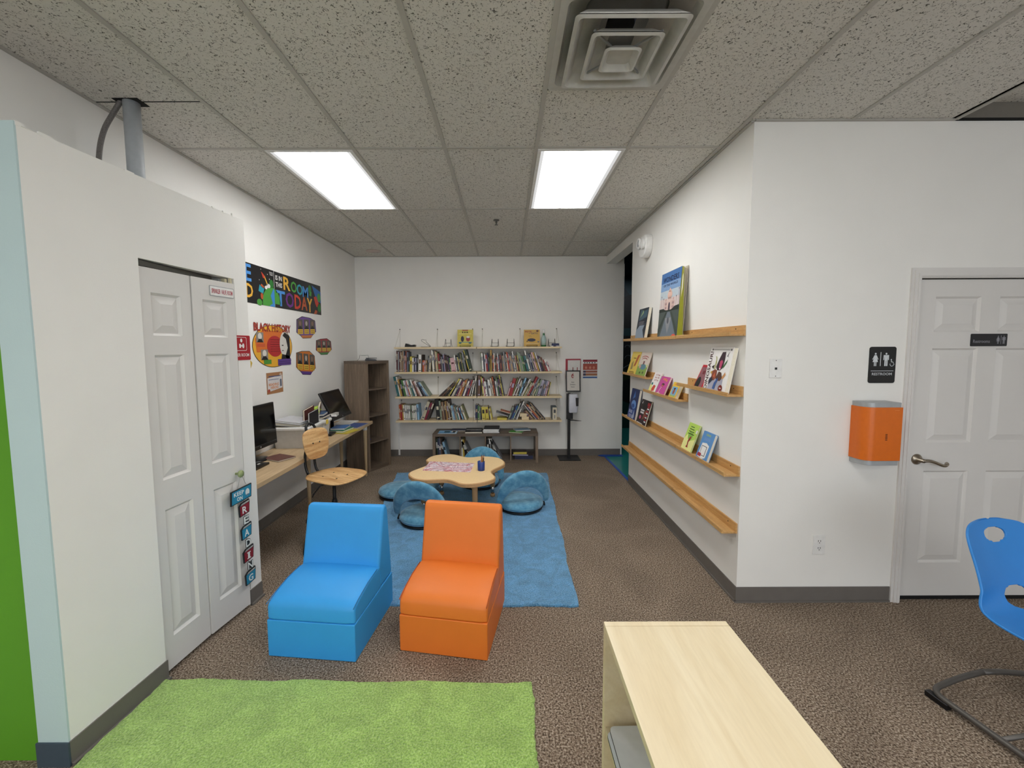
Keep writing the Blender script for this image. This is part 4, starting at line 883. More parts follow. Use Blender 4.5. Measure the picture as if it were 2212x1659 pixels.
q = ROWS[3]+.0006
z1_ = crate('book', 1074, 1095, 905.4, 909.5, 5.9, .15, q, P('ye'), 'flat yellow book at bottom of the bottom shelf pile')
b = MB(TR(-.165, 5.90, ROWS[3]+.105, 0, 19, 0)); b.box(0, .18, 0, .19, 0, .014, P('gy')).box(0, .18, -.0006, 0, .001, .004, P('wh')); tag(b.build('magazine'), 'grey and orange magazine sloping over the flat yellow book', 'magazine')
b = MB(TR(-.10, 5.92, ROWS[3]+.125, 0, 16, 0)); b.box(0, .15, 0, .17, 0, .012, P('or')).box(.002, .148, -.0006, 0, .002, .009, P('cr')); tag(b.build('book'), 'orange book sloping on top of the grey magazine', 'book')
b = MB(TR(.205, 5.9, ROWS[3]+.0006)); b.box(0, .105, 0, .12, 0, .046, M_PINE); tag(b.build('wood_block', bevel=.002), 'pale wooden block on the bottom right shelf, lower one', 'block')
b = MB(TR(.18, 5.905, ROWS[3]+.047)); b.box(0, .10, 0, .12, 0, .046, M_PINE); tag(b.build('wood_block', bevel=.002), 'pale wooden block stacked on the lower wooden block', 'block')
x0, _ = on_y(1194.5, 906, 5.89); x1, _ = on_y(1203.5, 906, 5.89)
b = MB(TR(x0-.012, 5.89, ROWS[3]+.0006)); b.box(0, .068, .004, .2, 0, .185, H_('3e5058')).box(.006, .066, 0, .004, 0, .18, P('cr')).box(.02, .052, -.0006, 0, .1, .15, P('dg')).box(.03, .045, -.0006, 0, .02, .07, P('gy'))
tag(b.build('reference_book'), 'thick cream spined slate book at right end of bottom shelf', 'book')
# low shelf contents
def cubby(spec, x0, i0, group):
    global BK
    x = x0; i = i0
    for col, t, h, a in spec:
        if col is None: x += t; continue
        BK += 1; i += 1; b = book_mesh(t, .22, h, P(col), M_PAGE, P('wh') if col not in LIGHT else P('bk'), BK); o = b.build('book')
        a = radians(a); M = Matrix.Translation((x, LY0+.05, .0406)) @ Matrix.Rotation(a, 4, 'Y')
        if a > 0: M = Matrix.Translation((x+t, LY0+.05, .0406)) @ Matrix.Rotation(a, 4, 'Y') @ Matrix.Translation((-t, 0, 0))
        o.matrix_world = M; lw = '' if abs(a) < .05 else ' leaning left'
        tag(o, f'{PAL[col][0]} book{lw}, {ordinal(i)} from the left in {group}', 'book', 'books in '+group); x += t/cos(a)+.001
lc = [lx0+.038+k*(cell+.016) for k in range(4)]
cubby([('dn', .02, .3, -2), ('nv', .018, .3, -2), ('sl', .028, .31, -3), ('br', .014, .31, -4), ('bk', .02, .29, -5), (None, .03, 0, 0), ('lb', .03, .26, -14)], lc[0]+.012, 0, 'first cube of low shelf')
cubby([('wh', .022, .29, -1), ('ye', .014, .29, -2), ('go', .01, .28, -2), (None, .03, 0, 0), ('bk', .028, .27, -18), ('dg', .022, .27, -22), ('wh', .014, .25, -24), ('gy', .012, .25, -25)], lc[1]+.006, 0, 'second cube of low shelf')
cubby([('bk', .036, .29, 0), ('wh', .03, .3, -2), ('wh', .022, .3, -3), ('ye', .01, .29, -6), ('cr', .008, .29, -8), (None, .04, 0, 0), ('bk', .012, .3, -20), ('dn', .014, .3, -23), ('cr', .01, .31, -25), ('bk', .016, .31, -28), ('gy', .012, .26, -30)], lc[2]+.006, 0, 'third cube of low shelf')
z = .0408
for (col, w, d, h, rz, dx, lb) in (('nv', .26, .2, .05, 0, .03, 'dark navy box at the bottom of the fourth cube of low shelf'), ('lv', .22, .18, .016, -4, .0, 'lavender book on the navy box in low shelf'), ('ye', .19, .16, .03, 2, .01, 'yellow edged dark book on top in fourth cube of low shelf')):
    b = MB(TR(lc[3]+.02+dx, LY0+.06, z, 0, 0, rz)); b.box(0, w, 0, d, 0, h, P(col)); b.box(.0, w, .0, d, h, h+.002, P('db'))
    tag(b.build('book'), lb, 'book'); z += h+.0025
# on top of the low shelf
def flat_book(x, y, w, d, h, rz, cm, label, cat='book', z=lz, pm=None, art=None):
    b = MB(TR(x, y, z+.0006, 0, 0, rz)); b.box(0, w, 0, d, 0, h*.15, cm).box(0, w, 0, d, h*.85, h, cm).box(.001, w-.001, .001, d-.001, h*.15, h*.85, pm or M_PAGE)
    if art:
        for (a0, b0, a1, b1, c) in art: b.box(a0*w, a1*w, b0*d, b1*d, h, h+.0006, c)
    tag(b.build('book'), label, cat); return z+h+.001
flat_book(-.985, 5.745, .265, .2, .006, 0, H_('7fb0d8'), 'light blue magazine at left front of the low shelf top', 'magazine', art=[(.0, .0, .9, .3, H_('4a88b8')), (.3, .3, .6, .8, H_('2a5060')), (.68, .2, .96, .9, M_WHITE), (.75, .35, .9, .75, P('dg'))])
flat_book(-.83, 5.93, .25, .16, .008, -3, P('nv'), 'navy blue book lying behind the light blue magazine')
flat_book(-.60, 5.755, .24, .29, .022, 2, P('bk'), 'glossy black magazine pile, centre of the low shelf top', 'magazine', art=[(.05, .55, .95, .62, P('wh')), (.3, .2, .95, .3, P('gy'))])
z = flat_book(-.345, 5.78, .23, .28, .02, -2, P('bk'), 'black covered book at bottom of the white book stack', pm=M_WHITE)
z = flat_book(-.35, 5.775, .225, .28, .018, -3, P('wh'), 'white book, middle of the stack on the low shelf', z=z, pm=M_WHITE)
z = flat_book(-.34, 5.78, .22, .27, .016, -1, P('dg'), 'grey covered book on top of the white book stack', z=z, pm=M_WHITE)
flat_book(.015, 5.80, .19, .14, .009, -14, H_('3f8c34'), 'green book at right on the low shelf top')
flat_book(.12, 5.83, .22, .16, .014, 14, H_('7a92a8'), 'grey blue book overlapping the green one on low shelf', z=lz+.0105)
sp = MB().box(-.475, -.405, YB-.006, YB-.0005, .50, .61, H_('c9c6c0')).box(-.445, -.435, YB-.008, YB-.006, .55, .56, M_DARK); tag(sp.build('wall_plate'), 'pale wall plate behind and above the low shelf', 'wall plate')

# ---------------------------------------------------------------- on the top pine shelf
TZ = ROWS[0]+.0006
def easel(x, y, rz, w, label, z=TZ, lean=14):
    m = MB(TR(x, y, z, 0, 0, rz)); r = .0028
    for s_ in (-1, 1):
        a = s_*w/2; m.tube([(a, -.045, .018), (a, -.05, r), (a, .0, r), (a*.92, .03, .11), (a*.9, .033, .114), (a, .06, r)], r, M_BLACK, 6)
    m.tube([(-w/2, -.0, r), (w/2, -.0, r)], r, M_BLACK, 6); m.tube([(-w/2, .015, .055), (w/2, .015, .055)], r*.8, M_BLACK, 6)
    return tag(m.build('book_easel'), label, 'book stand', 'wire book stands on the top shelf')
easel(-.86, 5.97, -14, .09, 'empty black wire book stand left of the bright yellow book')
easel(-.18, 5.97, -10, .10, 'empty black wire book stand right of the shelf joint')
easel(.045, 5.97, -10, .105, 'empty black wire book stand between shelf joint and tan book')
easel(.65, 5.97, 8, .10, 'empty black wire book stand at the right end of top shelf')
m = MB(TR(-1.235, 5.95, TZ, 0, 0, 6)); m.tube([(.13, .0, .003), (.0, .0, .003), (-.01, .03, .003), (.12, .04, .003), (.13, .0, .003), (.09, .01, .03), (.005, .02, .085), (.0, .02, .10), (.02, .022, .108), (.05, .022, .098), (.07, .024, .104), (.065, .024, .08), (.13, .04, .01)], .0026, M_BLACK, 6)
tag(m.build('book_easel'), 'collapsed black wire book stand lying over on top shelf', 'book stand', 'wire book stands on the top shelf')
m = MB(TR(-1.47, 5.93, TZ)); m.prism([(0, .002), (.145, .002), (.15, .03), (.14, .036), (.09, .028), (.03, .05), (.012, .052)], 0, .09, M_BLKP, M=Matrix(((1, 0, 0, 0), (0, 0, 1, 0), (0, 1, 0, 0), (0, 0, 0, 1))))
tag(m.build('stapler', bevel=.003), 'black plastic stapler at the left end of top shelf', 'stapler')
m = MB(TR(.64, 5.915, TZ)); m.box(0, .105, 0, .05, .006, .045, H_('232a55')); m.box(-.02, .02, -.005, .02, 0, .01, M_WHITE); m.box(.06, .11, -.004, .02, 0, .012, H_('c8c4c8')); tag(m.build('label_maker', bevel=.002), 'small navy box in front of the end book stand', 'box')
# bottle
m = MB(Matrix.Translation((.528, 5.97, TZ))); m.lathe([(0, 0), (.034, 0), (.037, .004), (.037, .10), (.03, .13), (.016, .165), (.013, .20), (.013, .205), (0, .205)], mat('green_glass', '1f6a34', .1), 28)
bo = empty('glass_bottle', 'green glass bottle with white cap beside the tan picture book', 'bottle', (.528, 5.97, TZ))
o = m.build('glass', bo); o.matrix_parent_inverse = Matrix.Translation((-.528, -5.97, -TZ))
MB().lathe([(.015, .19), (.015, .225), (.010, .235), (.009, .25), (0, .252)], M_WHITE, 20).build('cap', bo)
MB().lathe([(.0375, .02), (.0375, .098), (.031, .128), (.0185, .16), (.0178, .16)], H_('a8c0bc', .4), 28).build('label_band', bo)
# two face-out picture books
CAT = H_('1c1c34')
def faced_book(name, M, w, h, t, cm, label, draw=None, pm=None, cat='book', spine=None, group=None):
    b = MB(M); c = .0022
    b.box(0, w, 0, h, -c, 0, cm); b.box(0, w, 0, h, -t, -t+c, cm); b.box(0, c, 0, h, -t+c, -c, spine or cm)
    b.box(c, w-.003, .003, h-.003, -t+c, -c, pm or M_PAGE)
    if draw: draw(b, w, h)
    return tag(b.build(name), label, cat, group)
def blob(b, w, h, pts, m, lay): b.poly([(x*w, y*h) for x, y in pts], m, lay)
def face_back(px0, px1, py1, y, rz=0, lean=8):
    x, _ = on_y(px0, py1, y); x1, _ = on_y(px1, py1, y)
    a = radians(lean); U = Vector((cos(radians(rz)), sin(radians(rz)), 0)); V = Vector((0, sin(a), cos(a))); V = (V-U*V.dot(U)).normalized()
    return frame((x, y, TZ+.004), U, V), x1-x
def d1(b, w, h):
    b.rect(.3*w, .93*h, .68*w, .985*h, P('rd'), 1)
    for i, (x, s_) in enumerate(((.3, .1), (.44, .1), (.57, .12))): b.rect(x*w, .8*h, (x+s_*.8)*w, .88*h, P('db'), 1)
    b.rect(.08*w, .745*h, .9*w, .765*h, H_('e8e0a0'), 1)
    b.rect(.08*w, .235*h, .93*w, .275*h, H_('5c8a90'), 2); b.disc(.18*w, .21*h, .09*w, .05*h, H_('3a5c64'), 2); b.disc(.8*w, .21*h, .09*w, .05*h, H_('3a5c64'), 2)
    b.disc(.32*w, .45*h, .1*w, .17*h, CAT, 3); b.disc(.68*w, .45*h, .13*w, .15*h, P('rd'), 3); b.disc(.68*w, .56*h, .1*w, .06*h, P('wh'), 4)
    b.rect(.2*w, .1*h, .5*w, .115*h, P('tn'), 1); b.rect(.6*w, .1*h, .85*w, .115*h, P('tn'), 1)
Mf, w_ = face_back(988, 1022, 748.5, 5.93); faced_book('picture_book', Mf, w_, .245, .012, P('ye'), 'bright yellow picture book with dark shape, on the left top shelf', d1)
def d2_(b, w, h):
    b.text('PETE', .07*w, .83*h, .48*w, .93*h, P('rd'), 2, .04); b.text('el', .3*w, .76*h, .4*w, .81*h, P('db'), 2, .02); b.text('GATO', .44*w, .73*h, .86*w, .83*h, P('dg'), 2, .04)
    b.disc(.84*w, .92*h, .075*w, .055*h, P('mr'), 2); b.disc(.47*w, .38*h, .26*w, .1*h, CAT, 2); b.disc(.2*w, .3*h, .05*w, .03*h, P('db'), 2); b.disc(.9*w, .27*h, .07*w, .04*h, P('sl'), 2)
    b.rect(.28*w, .635*h, .45*w, .645*h, P('db'), 2); b.rect(.3*w, .56*h, .5*w, .57*h, P('db'), 2); b.rect(.1*w, .15*h, .92*w, .165*h, P('cr'), 2)
Mf, w_ = face_back(1132, 1166.5, 748.5, 5.93); faced_book('picture_book', Mf, w_, .24, .014, H_('c99f45'), 'tan picture book with red and black title on right top shelf', d2_)
for x, lb in ((-.60, 'black wire book stand holding the bright yellow picture book'), (.355, 'black wire book stand holding the tan picture book')):
    m = MB(TR(x, 5.93, TZ)); a = .075
    for s_ in (-a, a): m.tube([(s_, -.02, .022), (s_, -.018, .003), (s_, .01, .003), (s_*.9, .07, .1), (s_, .11, .003)], .0028, M_BLACK, 6)
    m.tube([(-a, -.018, .003), (a, -.018, .003)], .0028, M_BLACK, 6); m.tube([(-a, -.02, .022), (a, -.02, .022)], .0028, M_BLACK, 6); tag(m.build('book_easel'), lb, 'book stand', 'wire book stands on the top shelf')

# ---------------------------------------------------------------- sanitizer stand, posters on the back wall
s = empty('sanitizer_stand', 'black floor stand with sign and white soap dispenser by back wall', 'sanitizer stand', (.90, 5.99, 0), radians(0))
MB().prism([(-.155, -.15), (.155, -.15), (.155, .13), (-.155, .13)], 0, .012, M_BLACK).box(-.155, .155, -.158, -.15, 0, .018, M_BLACK).build('base_plate', s, bevel=.003)
MB().box(-.018, .022, -.012, .012, .012, .60, M_BLACK).box(-.014, .018, -.009, .009, .6, .97, M_BLACK).build('pole', s)
MB().box(-.04, .055, -.03, -.012, .585, .96, M_BLACK).box(-.01, .06, -.1, -.03, .575, .58, M_BLACK).prism([(.0, -.03), (.09, -.13), (.16, -.13), (.06, -.03)], .574, .579, M_BLACK).build('bracket', s)
m = MB(Matrix.Translation((.05, -.05, .69))); m.loft([[(x*k-.0, y*k*.9, z) for x, y in rrect(-.065, -.075, .065, .035, .025, 5)] for z, k in ((0, .88), (.01, .95), (.1, 1.0), (.235, .97), (.262, .9), (.268, .75))], H_('c9cad4', .3), smooth=True); m.build('dispenser', s)
m = MB(frame((.075, -.1265, .79), (1, 0, 0), (0, 0, 1))); m.prism([(0, .12), (.045, .12), (.042, .0), (.008, .0)], -.002, .002, M_BLKP); m.build('window', s)
Fm = frame((-.05, -.035, .985), (1, 0, 0), (0, sin(radians(8)), cos(radians(8))))
m = MB(Fm); m.box(0, .215, 0, .315, -.01, 0, M_BLACK); m.build('sign_frame', s, bevel=.003)
m = MB(Fm); m.rect(.018, .02, .197, .295, H_('c4beb6'), 3)
m.disc(.1, .23, .018, .03, P('rd'), 4); m.poly([(.09, .24), (.115, .27), (.112, .275), (.084, .25)], P('rd'), 4); m.disc(.104, .226, .008, .014, H_('c4beb6'), 5)
for i, tx in enumerate(('Hand', 'Sanitation', 'Station')): ww = (.04, .078, .055)[i]; m.text(tx, .1-ww/2, .133-i*.034, .1+ww/2, .152-i*.034, P('dg'), 4, .02)
m.build('sign_sheet', s)
fb = MB(frame((.868, YB-.001, 1.165), (1, 0, 0), (0, 0, 1))); fb.box(0, .222, 0, .295, 0, .022, H_('9a1c30')); fb.rect(.03, .012, .214, .275, H_('d8d4d0'), 56)
for i, (x, c) in enumerate(((.045, P('dg')), (.10, P('rd')), (.165, P('rd')))):
    fb.rect(x, .03, x+.012, .17 if i else .12, c, 57)
fb.poly([(.1, .12), (.13, .26), (.135, .26), (.108, .12)], P('wh'), 57)
tag(fb.build('wall_folder'), 'red document folder fixed to back wall behind the sanitizer sign', 'folder')
fb = MB(frame((1.124, YB-.001, 1.163), (1, 0, 0), (0, 0, 1))); fb.box(0, .22, 0, .287, 0, .001, H_('d6d4d6'))
fb.rect(.004, .25, .216, .283, H_('8c2030'), 4); fb.rect(.004, .225, .216, .25, M_WHITE, 4); 
for x in (.03, .065, .1, .14, .18): fb.rect(x-.01, .23, x+.01, .246, P('dg'), 5)
fb.rect(.004, .13, .216, .205, H_('a84c3c'), 4); fb.rect(.004, .205, .216, .225, H_('9a4438'), 4); fb.rect(.004, .09, .216, .12, H_('9a5c48'), 4); fb.rect(.004, .045, .216, .08, H_('a06848'), 4); fb.rect(.004, .01, .216, .03, H_('2c5a9a'), 4)
for x in (.05, .11, .165): fb.disc(x, .165, .018, .02, H_('c8806c'), 5, 12)
fb.rect(.01, .09, .045, .12, H_('3c3c58'), 5); fb.rect(.01, .045, .045, .08, H_('3c3c58'), 5)
tag(fb.build('poster'), 'small red and brown poster right of the sanitizer on back wall', 'poster')

# ---------------------------------------------------------------- posters on the left wall
def LW(y, z): return frame((XL+.001, y, z), (0, 1, 0), (0, 0, 1))
OB = H_('111014', .4); c_bl = H_('4a90d8'); c_ye = H_('e8b040'); c_gn = H_('4a9a3c'); c_rd = H_('c8402c'); c_pu = H_('6c2c84'); c_te = H_('2a9ab0'); c_br = H_('b8562c')
b = MB(LW(3.46, 2.03)); W1, H1 = .535, .342; b.box(0, W1, 0, H1, 0, .0012, OB)
b.text('E', .098, .185, .185, .33, c_bl, 4, .09); b.text('D', .10, .045, .20, .165, c_ye, 4, .07)
b.disc(.49, .03, .15, .15, c_gn, 4, 24, 0, pi); b.rect(.34, .0, W1, .03, c_gn, 4); b.poly([(.44, .0), (.5, .03), (.47, .1), (.52, .17), (W1, .16), (W1, 0)], H_('3c88d0'), 5); b.disc(.49, .21, .035, .04, H_('2c7a34'), 5)
b.disc(.44, .185, .03, .02, M_WHITE, 6); b.disc(.4, .165, .022, .016, M_WHITE, 6); b.poly([(.425, .18), (.43, .2), (.385, .27), (.37, .265)], c_ye, 6); b.poly([(.39, .25), (.375, .275), (.33, .3), (.345, .27), (.36, .245)], c_rd, 7)
b.poly([(.28, .12), (.35, .1), (.37, .15), (.3, .18)], c_te, 6); b.poly([(.31, .17), (.36, .15), (.37, .17), (.33, .19)], c_br, 6); b.disc(.33, .08, .02, .03, c_br, 6); b.disc(.29, .02, .04, .03, c_gn, 6)
for x, y in ((.43, .29), (.33, .32), (.3, .22), (.46, .25)): b.disc(x, y, .005, .005, M_WHITE, 6, 8)
for k in range(3): b.rect(.46+.004*k, .315-.012*k, .52, .319-.012*k, M_WHITE, 6)
tag(b.build('banner_sheet'), 'left half of black space banner with letters E and D', 'banner')
b = MB(LW(4.003, 2.028)); W1 = .98; H1 = .342; b.box(0, W1, 0, H1, 0, .0012, OB)
b.text('IS IN', .02, .265, .135, .31, M_WHITE, 4, .05); b.text('THIS', .02, .20, .135, .245, M_WHITE, 4, .05)
for ch, x0, x1, y0, y1, c in (('R', .16, .29, .19, .32, c_ye), ('O', .30, .42, .185, .30, c_gn), ('O', .42, .545, .175, .29, c_te), ('M', .545, .67, .165, .28, c_bl)): b.text(ch, x0, y0, x1, y1, c, 4, .05)
for ch, x0, x1, y0, y1, c in (('T', .02, .18, .02, .17, c_bl), ('O', .19, .35, .02, .175, c_pu), ('D', .365, .5, .02, .17, c_rd), ('A', .505, .64, .02, .17, c_br), ('Y', .635, .76, .01, .165, c_ye)): b.text(ch, x0, y0, x1, y1, c, 4, .06)
b.disc(.71, .27, .035, .045, H_('2c7a34'), 4); b.poly([(.69, .2), (.74, .19), (.75, .24), (.72, .25), (.71, .23)], c_gn, 5); b.poly([(.76, .32), (.98, .27), (.98, .14), (.9, .15), (.84, .2)], H_('2a68a8'), 4); b.disc(.93, .2, .04, .05, c_gn, 5)
b.poly([(.80, .19), (.86, .21), (.93, .12), (.87, .08), (.83, .12)], c_rd, 5); b.disc(.93, .08, .04, .05, H_('2c7a34'), 5); b.poly([(.79, .0), (.86, .005), (.88, .04), (.83, .05)], c_br, 5)
tag(b.build('banner_sheet'), 'right half of black banner reading IS IN THIS ROOM TODAY', 'banner')
# round history poster
b = MB(LW(3.61, 1.46)); Wc = .665; yel = H_('e6ac34'); orr = H_('d8702c'); rr_ = H_('b02a2c')
cx_, cy_ = .335, .195
b.prism([(cx_+.335*cos(a*2*pi/40), cy_+.2*sin(a*2*pi/40)) for a in range(40)], 0, .0012, H_('1c1612')); b.disc(cx_, cy_, .328, .195, yel, 4, 40)
b.poly([(.06, .14), (.04, .26), (.16, .34), (.5, .34), (.62, .25), (.62, .14)], orr, 5); b.disc(cx_+.02, cy_+.0, .135, .1, rr_, 6, 30)
for k in range(6): b.rect(cx_-.06, cy_+.06-k*.022, cx_+.1, cy_+.064-k*.022, H_('5c1418'), 7)
b.text('BLACK HISTORY', .03, .33, .65, .408, H_('8a2a24'), 9, .09); b.text('BLACK HISTORY', .035, .335, .645, .402, H_('a83828'), 10, .05)
gk = H_('1c1a1c'); lg_ = H_('d8d4cc')
b.disc(.53, .215, .095, .125, lg_, 8, 24); b.poly([(.53, .335), (.62, .3), (.62, .09), (.56, .05), (.53, .1), (.58, .18), (.55, .27), (.49, .3)], gk, 9); b.poly([(.45, .06), (.47, .12), (.6, .1), (.64, .05)], gk, 9); b.rect(.47, .2, .5, .21, gk, 10); b.rect(.47, .15, .5, .157, gk, 10)
b.rect(.06, .23, .17, .32, H_('8a847c'), 8); b.disc(.115, .285, .03, .03, lg_, 9); b.poly([(.07, .23), (.1, .262), (.135, .262), (.165, .23)], gk, 9); b.rect(.07, .19, .19, .22, H_('c85830'), 8)
b.rect(.12, .07, .23, .165, H_('8a847c'), 8); b.disc(.175, .13, .03, .03, lg_, 9); b.poly([(.12, .07), (.155, .105), (.195, .105), (.23, .07)], gk, 9); b.rect(.16, .03, .28, .07, H_('4c8a34'), 9); b.rect(.39, .01, .63, .07, H_('5c3c8a'), 11)
for k in range(2): b.rect(.41, .025+k*.02, .61, .03+k*.02, H_('2c1c4c'), 12)
tag(b.build('poster'), 'large round yellow poster headed BLACK HISTORY on left wall', 'poster')
def trio(y, z, w, h, back, foot, label, skew, n=1):
    b = MB(LW(y, z)); rim = H_('2c2418')
    pts = [(.0, .28), (.03, .85), (.3, 1.0 if skew > 0 else .95), (.7, .95 if skew > 0 else 1.0), (.97, .82), (1, .3), (.8, .12), (.7, 0), (.3, 0), (.2, .12)]
    def sk(p, k=1): return (p[0]*w, p[1]*h+skew*p[0]*h)
    pp = [sk(p) for p in pts]; b.prism(pp, 0, .0012, rim); cc = (.5, .5)
    b.poly([sk((cc[0]+(p[0]-.5)*.96, cc[1]+(p[1]-.5)*.95)) for p in pts], back, 4)
    for i in range(3):
        x0 = .06+i*.31; bx = [(x0, .42), (x0+.25, .42), (x0+.25, .86), (x0, .86)]; b.poly([sk(p) for p in bx], H_('5a544e'), 5)
        c_ = sk((x0+.125, .68)); b.disc(c_[0], c_[1], .055*w, .11*h, H_('b8aca0') if i % 2 else H_('8a6c58'), 6, 12)
        b.poly([sk(p) for p in ((x0+.02, .42), (x0+.08, .55), (x0+.17, .55), (x0+.24, .42))], gk, 6)
        b.poly([sk(p) for p in ((x0, .2), (x0+.25, .2), (x0+.25, .42), (x0, .42))], H_('d8b040'), 7)
        for q in range(2): b.poly([sk(p) for p in ((x0+.03, .25+q*.08), (x0+.22, .25+q*.08), (x0+.22, .27+q*.08), (x0+.03, .27+q*.08))], H_('6a5020'), 8)
    b.poly([sk(p) for p in ((.28, .02), (.72, .02), (.8, .14), (.2, .14))], foot, 7)
    tag(b.build('poster'), label, 'poster')
trio(4.38, 1.735, .45, .24, H_('6c4a94'), H_('c87840'), 'small purple portrait card under the banner, topmost of three', .08)
trio(4.81, 1.555, .43, .20, H_('a02c38'), H_('4c8a4c'), 'small red portrait card furthest right on the left wall', 0)
trio(4.345, 1.36, .44, .27, H_('d0782c'), H_('5c3c8a'), 'small orange portrait card below the purple one', -.14)
b = MB(LW(3.80, 1.207)); b.box(0, .275, 0, .2, 0, .001, H_('a87850')); b.poly([(.012, .02), (.262, .045), (.262, .17), (.012, .15)], H_('d8d4d4'), 4)
b.text('READING', .03, .075, .2, .1, H_('d88848'), 6, .04); b.text('HEROES', .06, .045, .19, .07, H_('d88848'), 6, .04); b.rect(.03, .16, .24, .168, H_('3c5080'), 6); b.disc(.235, .175, .02, .015, H_('c8b0a0'), 6); b.disc(.03, .03, .02, .018, H_('b05040'), 6); b.rect(.03, .13, .2, .137, H_('8088a0'), 6); b.rect(.22, .06, .25, .13, H_('606878'), 6)
tag(b.build('poster'), 'small brown and white paper notice under the round poster', 'poster')
b = MB(LW(3.50, 1.44)); b.prism([(0, .02), (.06, .0), (.085, .04), (.1, .07), (.05, .12), (0, .13)], 0, .0012, H_('c8a83c')); b.poly([(0, .06), (.05, .05), (.06, .1), (.0, .12)], H_('4c8058'), 4)
tag(b.build('poster'), 'sliver of green and yellow card at closet edge', 'poster')

# ---------------------------------------------------------------- picture ledges on the right wall
def ledge(y0, y1, z, label, joints=()):
    e = empty('picture_ledge', label, 'picture ledge', (XR, (y0+y1)/2, z), group='wooden picture ledges on the right wall'); TM = Matrix.Translation((-XR, -(y0+y1)/2, -z))
    x0 = XR-.101
    MB(TM).box(XR-.012, XR-.0005, y0, y1, z, z+.065, M_BAMB).build('back_rail', e, bevel=.0012)
    MB(TM).box(x0, XR-.0125, y0+.001, y1-.001, z, z+.012, M_BAMB).build('tray', e, bevel=.0012)
    MB(TM).box(x0-.0005, x0+.011, y0+.004, y1-.002, z+.0122, z+.026, M_BAMB).build('front_lip', e, bevel=.0012)
    m = MB(TM)
    for y in (y0+.09, y1-.09): m.lathe([(.004, 0), (.004, .001), (0, .0012)], M_DARK, 10, Matrix.Translation((XR-.0122, y, z+.045)) @ Matrix.Rotation(-pi/2, 4, 'Y'))
    for y in joints: m.box(x0-.0012, x0+.012, y, y+.0015, z-.0003, z+.0265, H_('6a4a28')); m.box(x0, XR-.012, y, y+.0012, z+.0121, z+.0126, H_('6a4a28'))
    m.build('screw', e)
ledge(2.542, 3.345, 1.702, 'top bamboo ledge, nearer half, empty beyond the tall book')
ledge(3.347, 4.875, 1.700, 'top bamboo ledge, farther half, carrying the tall building book')
ledge(2.542, 3.306, 1.324, 'short bamboo ledge holding the DINOSAUR book')
ledge(3.31, 4.13, 1.190, 'short bamboo ledge with the white and pink books')
ledge(4.06, 4.875, 1.316, 'short far bamboo ledge with the yellow book')
ledge(2.545, 4.875, .818, 'long bamboo ledge with four books, second from the floor', (3.3,))
ledge(2.55, 4.875, .446, 'long empty bamboo ledge, lowest on the right wall', (3.34, 4.23))
def wall_book(name, yl, yr, z, h, t, cm, label, draw=None, pm=None, xoff=.0):
    xb = XR-.0885+.0015+xoff; w = yl-yr; a = math.asin(min(.6, (XR-.002-t-xb)/h))
    M = frame((xb, yl, z+.0125), (0, -1, 0), (sin(a), 0, cos(a)))
    return faced_book(name, M, w, h, t, cm, label, draw, pm)
def dr_fantasy(b, w, h):
    blob(b, w, h, [(.0, 0), (1, 0), (.7, .3), (.9, .5), (.3, .45), (.0, .3)], H_('8a98a8'), 1); blob(b, w, h, [(.1, .6), (.9, .7), (1, .95), (.5, .9), (.2, 1)], H_('3c5868'), 1); blob(b, w, h, [(.2, .7), (.5, .95), (.55, .85)], H_('90a878'), 2)
    b.rect(.1*w, .45*h, .85*w, .62*h, H_('1c2034'), 3)
    for k in range(3): b.rect(.2*w, (.5+.04*k-.02)*h, .75*w, (.505+.04*k-.02)*h, M_WHITE, 4)
